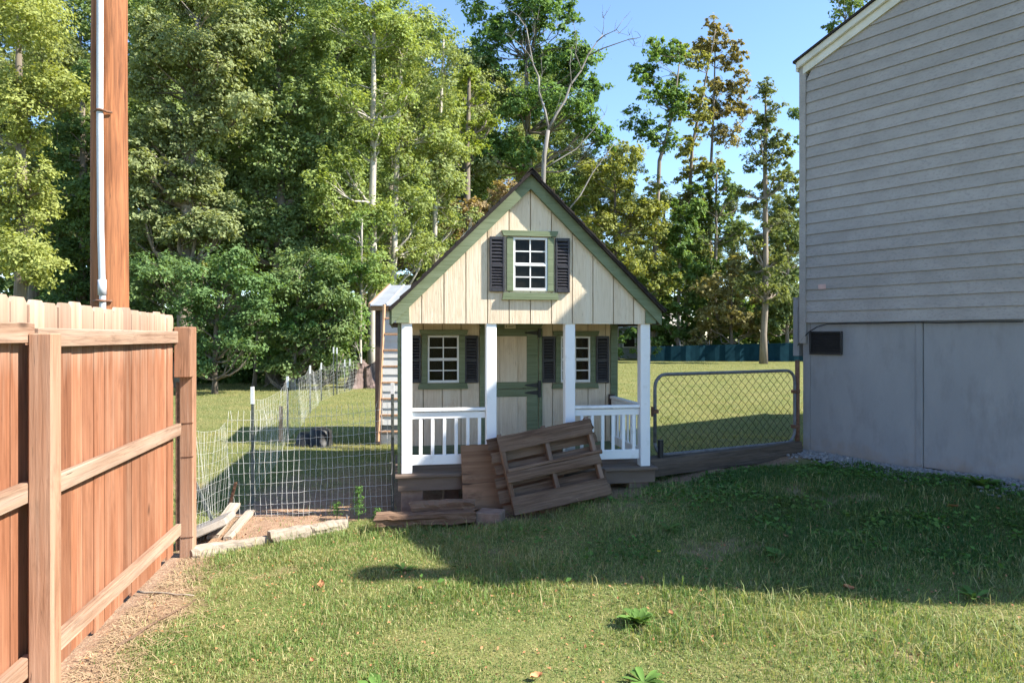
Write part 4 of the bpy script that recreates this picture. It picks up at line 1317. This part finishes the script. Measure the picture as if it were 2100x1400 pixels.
tree(SHR, 'thin pale sapling left of the slender trunks', 21.5, [(738, 770, .05), (740, 600, .045), (742, 450, .03)], [(725, 480, 45, 50), (745, 560, 45, 45), (715, 620, 40, 45), (735, 690, 35, 35)], G_MID, .7, 8, m_bark_pale)
tree('pine_tree', 'yellow green pine with tufted boughs left of the tall green tree', 28, [(955, 640, .17), (958, 350, .13), (962, 150, .06)],
     [(975, 190, 45, 30), (985, 250, 45, 28), (940, 230, 40, 30), (960, 300, 55, 28), (1000, 240, 25, 18), (950, 150, 40, 30)], (.15, .18, .035), 1.0, 7, clump=.3)
tree(OAK, 'tall dense green tree behind the dead tree', 40, [(1090, 640, .25), (1085, 350, .2), (1080, 120, .1)],
     [(1000, 40, 65, 50), (1075, 45, 80, 60), (1140, 30, 50, 50), (1010, 120, 70, 60), (1110, 120, 85, 65), (1190, 140, 50, 60), (1060, 200, 80, 60), (1150, 220, 70, 60), (1220, 190, 45, 50), (1070, 300, 80, 55), (1210, 270, 50, 50), (1000, 330, 60, 60), (1080, -30, 100, 50)], (.085, .14, .045), .95)
tree(OAK, 'yellow green round tree just right of the playhouse ridge', 47, [(1265, 660, .17), (1262, 480, .12), (1260, 350, .05)],
     [(1275, 330, 60, 45), (1230, 370, 60, 50), (1310, 390, 55, 50), (1270, 440, 75, 50), (1330, 460, 45, 50), (1290, 520, 70, 50), (1220, 440, 50, 60), (1340, 550, 50, 50)], (.16, .17, .05), .85)
tree(SHR, 'rusty tinged small tree behind the left roof slope', 27, [(985, 640, .1), (985, 500, .08), (985, 420, .04)], [(975, 430, 55, 40), (1020, 410, 40, 35), (950, 480, 50, 40), (1000, 470, 50, 40), (940, 550, 50, 50)], (.19, .14, .075), .8)
tree(POP, 'airy tree with forked trunk leaning right of the playhouse', 49, [(1336, 690, .2), (1346, 450, .16), (1353, 330, .14), (1380, 230, .09), (1395, 120, .04)],
     [(1335, 110, 40, 40), (1385, 100, 45, 38), (1320, 160, 35, 35), (1395, 170, 45, 45), (1350, 200, 40, 35), (1305, 245, 35, 25), (1330, 275, 30, 25), (1385, 240, 35, 40), (1370, 290, 25, 25)], (.10, .155, .045), 1.3, 7.5, twigs=4)
tree(POP, 'tall tree turning red and gold at its top', 51, [(1410, 690, .2), (1412, 450, .16), (1420, 300, .12), (1450, 150, .06), (1468, 60, .03)],
     [(1415, 120, 35, 40), (1420, 200, 35, 40), (1440, 240, 45, 35), (1410, 290, 30, 35), (1430, 340, 45, 30), (1400, 390, 40, 40), (1425, 440, 45, 45), (1390, 500, 45, 45), (1430, 540, 45, 45)], (.16, .16, .05), 1.3, 7.5, twigs=4)
tree(POP, 'red topped tree crown standing against the sky', 53, [(1455, 690, .16), (1458, 350, .12), (1465, 180, .07), (1468, 60, .03)],
     [(1470, 60, 35, 32), (1455, 110, 40, 35), (1500, 110, 30, 40), (1480, 165, 45, 35), (1515, 170, 22, 30), (1500, 215, 40, 30), (1465, 225, 45, 30), (1490, 270, 40, 25), (1535, 225, 20, 22)], G_RED, 1.25, 7.5, twigs=4)
tree(POP, 'narrow dark tree with bare midsection left of the lone straight trunk', 50, [(1464, 700, .15), (1468, 500, .12), (1470, 340, .06)],
     [(1470, 360, 35, 35), (1440, 400, 35, 35), (1500, 390, 35, 35), (1470, 440, 50, 40), (1500, 470, 40, 40), (1430, 480, 35, 45), (1470, 540, 50, 45)], (.09, .125, .045), 1.2, 8)
tree(POP, 'straight lone trunked tree in front of the teal screen fence', 41, [(1566, 742, .2), (1570, 550, .17), (1569, 330, .12), (1570, 170, .04)],
     [(1570, 185, 22, 30), (1575, 235, 35, 30), (1555, 285, 40, 30), (1595, 290, 30, 25), (1560, 330, 40, 25), (1590, 370, 40, 30), (1545, 410, 35, 30), (1590, 450, 35, 35), (1555, 490, 35, 30), (1610, 310, 20, 15), (1580, 540, 40, 35), (1540, 570, 40, 35), (1600, 600, 35, 40)], (.10, .115, .045), 1.2, 7.5, twigs=4)
tree(SHR, 'dense green tree shading the playhouse right eave', 48, [(1390, 710, .13), (1392, 600, .1), (1395, 480, .05)],
     [(1385, 470, 45, 60), (1410, 420, 40, 50), (1380, 560, 55, 60), (1430, 580, 50, 60), (1400, 650, 60, 50), (1350, 620, 50, 60)], (.09, .14, .042), .9)
tree(SHR, 'olive brown tree behind the middle of the teal screen', 47, [(1500, 710, .12), (1500, 620, .1), (1500, 540, .04)],
     [(1470, 610, 55, 50), (1530, 600, 50, 50), (1500, 660, 70, 40), (1560, 650, 50, 45), (1450, 670, 50, 40), (1520, 540, 45, 40)], (.17, .15, .065), .85)
tree(SHR, 'dark tree touching the corner of the grey house', 46, [(1615, 710, .13), (1615, 560, .1), (1618, 440, .05)],
     [(1615, 430, 40, 50), (1600, 510, 45, 50), (1640, 500, 50, 60), (1610, 590, 50, 50), (1590, 650, 60, 50), (1650, 640, 60, 60), (1630, 370, 30, 35)], (.09, .115, .045), .85)
tree(POP, 'tree peeking over the grey house roof', 44, [(1735, 700, .2), (1735, 300, .14), (1733, 40, .05)],
     [(1735, 10, 35, 25), (1705, 45, 22, 20), (1760, -20, 50, 40), (1720, -30, 35, 30), (1640, 235, 25, 22), (1660, 280, 30, 30)], (.09, .13, .05), .75, 7.5)
tree(OAK, 'tall tree filling the gap behind the slender trunks', 33, [(800, 700, .22), (800, 300, .15), (805, 60, .06)],
     [(760, 110, 80, 80), (860, 90, 80, 80), (700, 250, 90, 90), (800, 280, 90, 90), (890, 260, 80, 90), (720, 420, 90, 80), (830, 430, 90, 80), (760, 560, 90, 80), (870, 560, 80, 80), (690, 60, 80, 80), (930, 500, 60, 80)], (.12, .155, .05), .62, 8.5)

# a second row: copies of the trees above, standing deeper in the woods
def copy_tree(src, label, px, Y, sc, rz_):
    o = src.copy(); COL.objects.link(o)
    x = at(px, HY, Y)[0]
    o.location = (x, Y, 0); o.scale = (sc, sc, sc * random.uniform(.95, 1.05)); o.rotation_euler = (0, 0, rz_)
    tag(o, label, 'tree', 'trees deeper in the woods')
    for ch in src.children:
        c = ch.copy(); COL.objects.link(c); c.parent = o
        c.color = (.20, .235, .085, 1) if px > 1250 else ch.color
    return o


for src, px, Y, sc, lab in (
    (2, 70, 27, 1.10, 'tree standing behind the yellowing tree at far left'), (3, 150, 33, 1.25, 'tree behind the dark tree left of the utility pole'),
    (3, 300, 29, 1.15, 'tree behind the left half of the olive oak'), (2, 400, 33, 1.30, 'tree straight behind the olive oak'), (3, 490, 30, 1.20, 'tree in the gap right of the olive oak'),
    (2, 580, 34, 1.30, 'tree behind the tall grey green tree'), (3, 660, 31, 1.20, 'tree left of and behind the pale trunks'), (2, 735, 36, 1.35, 'tree straight behind the pale trunk above the stump'),
    (3, 800, 37, 1.35, 'tree behind the pale trunk above the white shed'), (2, 880, 39, 1.30, 'tree behind the thin pale trunk by the roof slope'), (3, 950, 42, 1.25, 'tree behind the yellow green pine'),
    (2, 1030, 47, 1.35, 'tree behind the left side of the tall dense green tree'), (3, 1130, 50, 1.50, 'tree straight behind the bare dead tree'), (2, 1215, 54, 1.25, 'tree behind the right side of the dead tree'),
    (1, 1290, 60, 1.30, 'low tree behind the round yellow green tree'), (1, 1360, 62, 1.25, 'low tree behind the airy forked tree'), (3, 1430, 66, 1.05, 'low tree behind the red and gold tree'),
    (1, 1500, 62, 1.20, 'low tree between the narrow dark tree and the lone trunk'), (3, 1590, 66, 1.05, 'low tree behind the lone straight trunk'), (1, 1660, 60, 1.35, 'low tree behind the grey house corner')):
    copy_tree(TREES[src], lab, px, Y, sc, random.uniform(-.8, .8) + (3.1 if random.random() < .3 else 0))

# the bare dead tree
r_ = np.random.default_rng(55)
DY = 20.5
q = at(1110, HY, DY)
DEAD = thing('dead_tree', 'bare bleached dead tree forking above the playhouse ridge', 'tree', (q[0], q[1], 0))
D0 = np.array((q[0], q[1], 0))
obj('trunk', tube([(0, 0, -.2)] + [at(x, y, DY) - D0 for x, y in ((1112, 520), (1113, 400), (1116, 320), (1124, 268))], [.11, .085, .075, .068, .058], 10), m_bark_dead, DEAD, True)
LIM = [([(1124, 268), (1118, 225), (1107, 190), (1103, 160), (1092, 130), (1086, 95), (1080, 60), (1062, 35), (1040, 18)], .05),
       ([(1124, 268), (1140, 235), (1160, 205), (1172, 175), (1190, 145), (1205, 112), (1222, 88), (1235, 70)], .065),
       ([(1205, 112), (1235, 100), (1262, 88), (1290, 82), (1312, 76)], .03), ([(1222, 88), (1240, 75), (1262, 62), (1280, 38)], .025), ([(1235, 70), (1240, 55), (1238, 36)], .015),
       ([(1262, 62), (1272, 70), (1290, 72)], .012), ([(1190, 145), (1180, 110), (1182, 80), (1175, 45)], .025), ([(1092, 130), (1085, 112), (1072, 95), (1050, 75), (1032, 70)], .02),
       ([(1086, 95), (1096, 70), (1098, 40)], .015), ([(1107, 190), (1112, 150), (1110, 110)], .015), ([(1290, 82), (1302, 92), (1318, 95)], .01), ([(1172, 175), (1168, 130), (1172, 100)], .02),
       ([(1118, 345), (1145, 330), (1180, 305), (1215, 268), (1240, 238)], .035), ([(1160, 440), (1190, 400), (1215, 355), (1245, 315), (1265, 288)], .04)]
for pl_, r0 in LIM:
    pts = [at(x + r_.normal(0, 1.2), y + r_.normal(0, 1.2), DY + i * .12 * (1 if r0 > .03 else -1)) - D0 for i, (x, y) in enumerate(pl_)]
    obj('limb', tube(pts, list(np.linspace(r0 * .75, r0 * .2, len(pts))), 6), m_bark_dead, DEAD, True)
tw = []
for pl_, r0 in LIM:
    for k_ in range(5):
        i = r_.integers(1, len(pl_)); a = np.array(pl_[i], float)
        d = r_.normal(0, 1, 2) * 16 + np.array((4, -14))
        tw.append(tube([at(*(a + d * f + r_.normal(0, 1.5, 2)), DY + i * .12 * (1 if r0 > .03 else -1)) - D0 for f in (0, .5, 1)], [.009, .006, .003], 3, False))
tag(obj('twigs', join(tw), m_bark_dead, DEAD), kind='stuff')


def mass(name, label, cat, rows, col, dens, leafpx, seed):
    r_ = np.random.default_rng(seed); Vs, Ts, n = [], [], 0
    for Y, blobs in rows:
        C, N, S, _c = crown_points(blobs, Y, dens, r_, leafpx, .4)
        keep = C[:, 2] > -.02
        V, T = leaf_geo(C[keep], N[keep], S[keep], r_)
        Vs.append(V); Ts.append(T + n); n += len(V)
    o = np_obj(name, np.concatenate(Vs), np.concatenate(Ts), m_leaf)
    o.color = (*[c * 1.9 for c in col], 1)
    return tag(o, label, cat, kind='stuff')


r2 = np.random.default_rng(9)
mass('undergrowth', 'dark brushy undergrowth along the foot of the left woods', 'undergrowth',
     [(24, [(x, 750 + r2.normal(0, 10), 55, 40) for x in range(330, 700, 45)] + [(x, 690 + r2.normal(0, 14), 60, 45, .8) for x in range(300, 720, 55)]),
      (28, [(x, 725 + r2.normal(0, 8), 50, 35) for x in range(620, 960, 45)] + [(x, 650, 60, 50, .7) for x in range(640, 980, 60)]),
      (30, [(x, 640 + r2.normal(0, 20), 80, 80, .8) for x in range(-40, 320, 70)])], (.06, .105, .032), .85, 9, 71)
mass('undergrowth', 'ivy and brush hiding the far house and topping the teal screen', 'undergrowth',
     [(49, [(x, 690 + r2.normal(0, 8), 38, 30) for x in range(1270, 1700, 30)] + [(x, 650 + r2.normal(0, 10), 45, 40, .8) for x in range(1400, 1720, 40)]),
      (43, [(1268, 715, 10, 25, .8), (1272, 690, 10, 28, .6), (1300, 700, 12, 30, .5), (1345, 715, 12, 22), (1350, 690, 14, 20, .5)])], (.06, .10, .03), .8, 8, 72)
mass('far_woods', 'far woods closing the view between the nearer trees', 'woods',
     [(60, [(x, 560 + r2.normal(0, 35), 85, 120) for x in range(-80, 1320, 85)] + [(x, 330 + r2.normal(0, 40), 85, 110, .75) for x in range(120, 960, 85)] + [(x, 600, 70, 80, .7) for x in range(1320, 1720, 70)] + [(x, 675 + r2.normal(0, 8), 60, 34, 2.6) for x in range(-60, 1720, 50)] + [(x, 628 + r2.normal(0, 8), 60, 34, 1.8) for x in range(-60, 1720, 50)])], (.075, .105, .04), .22, 15, 73)

# ------------------------------------------------------------------ grass
def blade_mesh(P, h, w, r_, lean=.5):
    n = len(P)
    az = r_.uniform(0, 2 * math.pi, n)
    d = np.stack([np.cos(az), np.sin(az), np.zeros(n)], 1)
    a2 = r_.uniform(0, 2 * math.pi, n)
    s = np.stack([np.cos(a2), np.sin(a2), np.zeros(n)], 1) * (w / 2)[:, None]
    ln = np.abs(r_.normal(0, lean, n))[:, None]
    up = np.array((0, 0, 1.0))
    mid = P + (up * .6 + d * ln * .25) * h[:, None]; tip = P + (up * (1 - .3 * np.minimum(ln, 1.5)) + d * ln * .85) * h[:, None]
    V = np.stack([P - s, P + s, mid + s * .8, mid - s * .8, tip], 1).reshape(-1, 3)
    i = np.arange(n)[:, None] * 5
    T = np.concatenate([i + np.array((0, 1, 2)), i + np.array((0, 2, 3)), i + np.array((3, 2, 4))], 1).reshape(-1, 3)
    return V, T


def grass_ok(x, y):
    s, d = house_sd(x, y)
    ok = ~((s > -.3) & (d > -.16 - .24 * vnoise(s, s * 0, .5, 3)) & (s < 6))
    u = (x - PH_A[0]) * PR[0] + (y - PH_A[1]) * PR[1]; v = (x - PH_A[0]) * PV[0] + (y - PH_A[1]) * PV[1]
    ok &= ~((u > -.02) & (u < PH_W + .02) & (v > -.05) & (v < BV))
    fd = (x - FN_P[0]) * FN_N[0] + (y - FN_P[1]) * FN_N[1]
    ok &= ~((fd < .05) & (y < 5.4) & (fd > -.1))
    return ok


def grass_mat(name, c0, c1, dry, drya):
    m = bpy.data.materials.new(name); m.use_nodes = True
    t = m.node_tree; t.nodes.clear(); out = t.nodes.new('ShaderNodeOutputMaterial')
    ge = nd(t, 'ShaderNodeNewGeometry'); tc = nd(t, 'ShaderNodeTexCoord')
    col = ramp(t, ge.outputs['Random Per Island'], [(0, c0), (.62, c1), (.86, dry), (1, tuple(min(1, c * 1.3) for c in dry))])
    n1 = noise(t, tc.outputs['Object'], 1.3, 5, .65)
    col = mixc(t, ramp(t, n1, [(.42, 0), (.68, drya)]), col, dry)
    n2 = noise(t, tc.outputs['Object'], 2.3, 3)
    col = mixc(t, ramp(t, n2, [(.52, 0), (.72, .5)]), col, c0)
    d = nd(t, 'ShaderNodeBsdfPrincipled'); d.inputs['Roughness'].default_value = .55; d.inputs['Specular IOR Level'].default_value = .25
    t.links.new(col, d.inputs['Base Color'])
    tr = nd(t, 'ShaderNodeBsdfTranslucent'); t.links.new(mixc(t, 1.0, col, (1.2, 1.2, .6), 'MULTIPLY'), tr.inputs['Color'])
    mx = nd(t, 'ShaderNodeMixShader'); mx.inputs[0].default_value = .35
    t.links.new(d.outputs[0], mx.inputs[1]); t.links.new(tr.outputs[0], mx.inputs[2]); t.links.new(mx.outputs[0], out.inputs['Surface'])
    return m


m_grass = grass_mat('lawn_grass_blades', (.06, .145, .03), (.225, .33, .09), (.45, .385, .20), .36)
m_grass_lush_shade = grass_mat('lush_shade_blades', (.045, .12, .03), (.085, .17, .045), (.17, .19, .07), .2)  # lush growth, its deep green also darkened as house shade
m_grass_far = grass_mat('far_lawn_blades', (.14, .185, .055), (.24, .25, .095), (.40, .34, .165), .55)


def scatter(n, x0, x1, y0, y1, r_, fov=True):
    x = r_.uniform(x0, x1, n); y = y0 + (y1 - y0) * r_.random(n)
    if fov:
        k_ = np.abs(x / y) < .82
        x, y = x[k_], y[k_]
    return x, y


rg = np.random.default_rng(31)
x, y = scatter(520000, -4.2, 5.4, 2.75, 7.3, rg)
pr = (1 - dirt_mask(x, y)) ** 1.3 * np.where(y > 5.5, .75, 1.0)
k_ = (rg.random(len(x)) < np.maximum(pr, .03) * .9) & grass_ok(x, y)
x, y = x[k_], y[k_]
lush = sstep(.5, .75, vnoise(x, y, .5, 21)); tallm = sstep(.62, .8, vnoise(x, y, .33, 22))
side = sstep(.3, 2.2, x + (vnoise(x, y, .7, 24) - .5) * 1.6) * sstep(3.9, 5.0, y + (vnoise(x, y, .6, 25) - .5) * 1.2)     # lusher growth towards the house foot; its dark green also paints in house shade
h = rg.uniform(.012, .032, len(x)) * (1 + .6 * lush + 1.3 * tallm * (rg.random(len(x)) < .35) + .8 * side)
w = rg.uniform(.0026, .0056, len(x)) * (1 + .4 * side)
V, T = blade_mesh(np.stack([x, y, gz(x, y) - .004], 1), h, w, rg, 1.0)
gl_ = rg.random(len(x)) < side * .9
for sel, nm, lab, mt in ((~gl_, 'lawn_grass', 'short patchy lawn grass across the foreground', m_grass), (gl_, 'lush_shade_grass', 'lush grass towards the grey house, coloured darker for its shade', m_grass_lush_shade)):
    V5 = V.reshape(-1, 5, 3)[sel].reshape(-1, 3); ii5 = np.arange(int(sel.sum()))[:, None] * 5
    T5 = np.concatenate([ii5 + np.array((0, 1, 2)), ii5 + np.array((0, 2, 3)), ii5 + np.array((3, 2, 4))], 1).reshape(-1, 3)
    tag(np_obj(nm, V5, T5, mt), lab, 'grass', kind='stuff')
print('near blades', len(x))
# longer seed stalks and tufts
xs_, ys_ = [], []
for cx, cy, n, sp in ((-1.9, 5.5, 120, .2), (-1.5, 5.75, 120, .15), (-.7, 5.66, 160, .25), (.5, 5.88, 160, .3), (1.2, 6.25, 120, .15), (1.5, 6.5, 90, .12), (-2.2, 5.2, 90, .12), (1.3, 3.75, 700, .28), (2.1, 3.6, 800, .35), (1.9, 4.15, 260, .5), (.8, 4.25, 160, .4), (.2, 4.7, 200, .22), (1.0, 5.5, 260, .25), (2.6, 4.9, 260, .3), (-.4, 5.05, 90, .25), (3.0, 4.3, 200, .4), (1.6, 6.3, 200, .3), (-1.2, 4.4, 60, .3), (2.4, 6.4, 260, .3), (3.1, 5.6, 220, .3)):
    xs_.append(rg.normal(cx, sp, n)); ys_.append(rg.normal(cy, sp * .45, n))
x, y = np.concatenate(xs_), np.concatenate(ys_)
k_ = grass_ok(x, y); x, y = x[k_], y[k_]
V, T = blade_mesh(np.stack([x, y, gz(x, y) - .004], 1), rg.uniform(.05, .13, len(x)) * np.where(rg.random(len(x)) < .1, 1.5, 1.0), rg.uniform(.003, .0055, len(x)), rg, 1.2)
tag(np_obj('long_grass', V, T, m_grass), 'longer bending grass tufts across the right foreground', 'grass', kind='stuff')
# yard beyond the fences
x, y = scatter(330000, -30, 30, 0, 1, rg, False)
y = 6.6 * (46 / 6.6) ** rg.random(len(x)); x = (rg.random(len(x)) * 1.6 - .8) * y
k_ = grass_ok(x, y) & ~((y < 7.6) & (x > -.9)) & (rg.random(len(x)) < (1 - dirt_mask(x, y)) + .02)
u_ = house_sd(x, y); k_ &= ~((u_[0] > 0) & (u_[1] > -.1)) & ((y < 44.5) | (x < 6))
x, y = x[k_], y[k_]
V, T = blade_mesh(np.stack([x, y, gz(x, y) - .004], 1), rg.uniform(.025, .055, len(x)) * (1 + y / 60), .0019 * np.sqrt(y) * rg.uniform(.7, 1.4, len(x)), rg, .7)
V = V.reshape(-1, 5, 3)[:, (0, 1, 4)].reshape(-1, 3); T = np.arange(len(V)).reshape(-1, 3)
tag(np_obj('back_lawn_grass', V, T, m_grass_far), 'sunlit yellowish lawn grass in the yard beyond the fences', 'grass', kind='stuff')

# clover and broad leaves in the shaded lawn
n = 30000
x = rg.uniform(-.6, 4.6, n); y = rg.uniform(3.2, 7.2, n)
k_ = grass_ok(x, y) & (rg.random(n) < sstep(.35, .7, vnoise(x, y, .45, 33)) * (.15 + .85 * sstep(.2, 2.0, x)) * sstep(4.1, 5.0, y)) & (dirt_mask(x, y) < .5)
x, y = x[k_], y[k_]
N = rg.normal(0, .35, (len(x), 3)) + np.array((0, 0, 1))
V, T = leaf_geo(np.stack([x, y, gz(x, y) + rg.uniform(.012, .05, len(x))], 1), N, rg.uniform(.02, .055, len(x)), rg, .7)
tag(np_obj('ground_cover', V, T, m_weed), 'low broad leaved weeds spread through the shaded lawn', 'weeds', kind='stuff')

# single weeds
def rosette(label, px, py, n, L, up, seed, Y=None):
    r_ = np.random.default_rng(seed)
    Y = Y or 1400 * (CZ - .08) / (py - HY)
    q = at(px, py, Y)
    V, Fc = [], []
    for i in range(n):
        a = r_.uniform(0, 2 * math.pi); l = L * r_.uniform(.6, 1.15); e = up * r_.uniform(.5, 1.2); w = l * r_.uniform(.10, .17)
        d = np.array((math.cos(a), math.sin(a), 0)); s = np.array((-math.sin(a), math.cos(a), 0))
        b0 = len(V)
        for f, ww in ((0, .25), (.35, .8), (.7, 1.0), (.9, .6), (1, .05)):
            c = d * l * f * math.cos(e) + np.array((0, 0, l * (math.sin(e) * f - .45 * f * f * math.sin(e) + .02)))
            V += [c + s * w * ww + np.array((0, 0, w * ww * .4)), c, c - s * w * ww + np.array((0, 0, w * ww * .4))]
        for j in range(4):
            for k_ in (0, 1): Fc.append((b0 + j * 3 + k_, b0 + j * 3 + k_ + 1, b0 + j * 3 + k_ + 4, b0 + j * 3 + k_ + 3))
    return tag(obj('weed_plant', (V, Fc), m_rosette, smooth=True, loc=(q[0], q[1], gh(q[0], q[1]))), label, 'weed', 'broad leaved weeds in the lawn')


rosette('large bright dandelion rosette on the sunlit lawn by the shadow edge', 1310, 1262, 42, .135, .9, 1)
rosette('leafy weed in the bottom foreground below the shadow tip', 775, 1385, 16, .13, .5, 2)
rosette('small leafy weed at the sunlit edge of the shadow tip', 828, 1150, 12, .10, .5, 3)
rosette('tall leafy weed in the shade at the right edge', 2010, 1050, 18, .20, .9, 4)
rosette('pale broad weed in the shade below the gravel', 1690, 1000, 12, .16, .8, 5)
rosette('leafy weed with the yellow flower in the shade', 1372, 1092, 12, .11, .6, 6)
rosette('bright weed on the shadow edge at the far right', 2000, 1238, 14, .12, .8, 7)
rosette('broad weed in the middle of the shaded lawn', 1600, 1160, 14, .13, .6, 8)
rosette('bright weed in the lower right sunlit grass', 1320, 1370, 14, .11, .6, 9)


def feather(label, px, py, h, seed, Y):
    r_ = np.random.default_rng(seed); q = at(px, py, Y)
    T_ = thing('feathery_weed', label, 'weed', (q[0], q[1], gh(q[0], q[1])), 0, 'feathery weeds by the wire fence')
    obj('stem', tube([(0, 0, -.02), (.01, 0, h * .5), (.0, .01, h)], [.005, .004, .002], 5), m_weed, T_)
    n = int(900 * h)
    f = r_.uniform(.12, 1.05, n) ** .8; a = r_.uniform(0, 6.28, n); rr = r_.uniform(.01, .075, n) * (1.15 - .6 * f)
    C = np.stack([rr * np.cos(a), rr * np.sin(a), f * h + .35 * rr], 1)
    V, T = leaf_geo(C, np.stack([np.cos(a), np.sin(a), np.ones(n) * 1.2], 1), r_.uniform(.018, .04, n), r_, .25)
    np_obj('leaves', V, T, m_weed, T_)


feather('tallest feathery green weed growing through the wire mesh', 735, 1062, .30, 1, 6.2)
feather('small feathery weed left of the tallest one', 690, 1070, .15, 2, 6.25)
feather('feathery weed in front of the porch corner post', 775, 1086, .17, 3, 5.95)
for px, py, lab, s in ((658, 1196, 'curled brown leaf on the sunlit lawn left of the shadow tip', .07), (1740, 1232, 'orange dry leaf lying on the shadow edge', .06), (1375, 1272, 'small tan leaf beside the dandelion rosette', .045),
                       (1955, 1096, 'pinkish brown leaf in the shaded lawn at right', .07), (1100, 1385, 'upright orange leaf at the bottom edge', .06), (860, 1212, 'brown leaf inside the shadow tip', .05), (1610, 1140, 'dull brown leaf in the middle of the shade', .05), (640, 1352, 'tiny orange leaf near the bottom left', .035)):
    Y = 1400 * (CZ - .03) / (py - HY); q = at(px, py, Y)
    rl = np.random.default_rng(px); V = []; n = 7
    for i in range(n):
        f = i / (n - 1); ww = math.sin(math.pi * min(f * .93 + .07, .99)) ** .8 * .32
        for sgn in (-1, 0, 1): V.append((s * (f - .5), sgn * s * ww * rl.uniform(.7, 1.2), s * (.25 * abs(sgn) + .35 * (f - .5) ** 2)))
    Fc = [(i * 3 + j, i * 3 + j + 1, i * 3 + j + 4, i * 3 + j + 3) for i in range(n - 1) for j in (0, 1)]
    o = obj('fallen_leaf', (V, Fc), m_deadleaf, smooth=True, loc=(q[0], q[1], gh(q[0], q[1]) + .025)); o.rotation_euler = (rl.uniform(-.3, .3), rl.uniform(-.3, .3), rl.uniform(0, 6))
    tag(o, lab, 'leaf', 'dry leaves on the lawn')
q = at(1351, 1138, 1400 * (CZ - .13) / (1138 - HY))
FL = thing('dandelion_flower', 'single small yellow dandelion flower in the shaded lawn', 'flower', (q[0], q[1], gh(q[0], q[1])))
obj('stem', tube([(0, 0, 0), (.004, 0, .07)], .002, 5), m_weed, FL)
obj('petals', ([(0, 0, .07)] + [((.016 if i % 2 else .010) * math.cos(i * math.pi / 12), (.016 if i % 2 else .010) * math.sin(i * math.pi / 12), .078) for i in range(24)], [(0, 1 + i, 1 + (i + 1) % 24) for i in range(24)]), m_flower, FL)
# twigs on the bare strip by the fence
for (ax, ay), (bx, by), lab in (((238, 1328), (402, 1232), 'long thin dead stick lying on the bare strip by the board fence'), ((282, 1204), (398, 1222), 'pale dry stalk lying across the bare strip by the board fence')):
    Ya, Yb = 1400 * 1.655 / (ay - HY), 1400 * 1.67 / (by - HY)
    pa, pb = at(ax, ay, Ya), at(bx, by, Yb)
    pts = [pa + (pb - pa) * f + rg.normal(0, .012, 3) * (0 < f < 1) for f in np.linspace(0, 1, 7)]
    for p in pts: p[2] = gh(p[0], p[1]) + .016
    tag(obj('dead_stick', tube(pts, [.008, .008, .007, .007, .006, .005, .004], 6), m_old_x if ay > 1300 else m_pale_x, smooth=True), lab, 'stick')
n = 1500
f = rg.random(n); y = 3.0 + 2.3 * f; fd = .06 + np.abs(rg.normal(0, .21, n))
x = FN_P[0] + FN_D[0] / FN_D[1] * (y - FN_P[1]) + fd / FN_N[0]
az = rg.uniform(0, 6.28, n); L = rg.uniform(.03, .11, n)
dd_ = np.stack([np.cos(az), np.sin(az), rg.normal(0, .15, n)], 1) * L[:, None] / 2; sd = np.stack([-np.sin(az), np.cos(az), np.zeros(n)], 1) * .0016
P = np.stack([x, y, gz(x, y) + .012], 1)
V = np.stack([P - dd_ - sd, P - dd_ + sd, P + dd_ + sd, P + dd_ - sd], 1).reshape(-1, 3)
i = np.arange(n)[:, None] * 4
m_straw = plain('dry_straw', (.26, .18, .10), (.44, .33, .2), 6, .8, 0)
tag(np_obj('straw_litter', V, np.concatenate([i + np.array((0, 1, 2)), i + np.array((0, 2, 3))], 1).reshape(-1, 3), m_straw), 'dry straw and clippings on the bare strip by the board fence', 'straw', kind='stuff')
print('tris', sum(len(o.data.polygons) for o in bpy.data.objects if o.type == 'MESH'))
# brown crumbs of leaf and thatch in the lawn
n = 2600
x = rg.uniform(-2.4, 4.2, n); y = rg.uniform(2.9, 6.8, n); k_ = grass_ok(x, y) & (np.abs(x / y) < .8); x, y = x[k_], y[k_]
V, T = leaf_geo(np.stack([x, y, gz(x, y) + rg.uniform(.008, .03, len(x))], 1), rg.normal(0, .5, (len(x), 3)) + np.array((0, 0, 1)), rg.uniform(.008, .026, len(x)), rg, .6)
tag(np_obj('leaf_litter', V, T, m_deadleaf), 'scattered brown leaf crumbs in the lawn', 'leaf litter', kind='stuff')
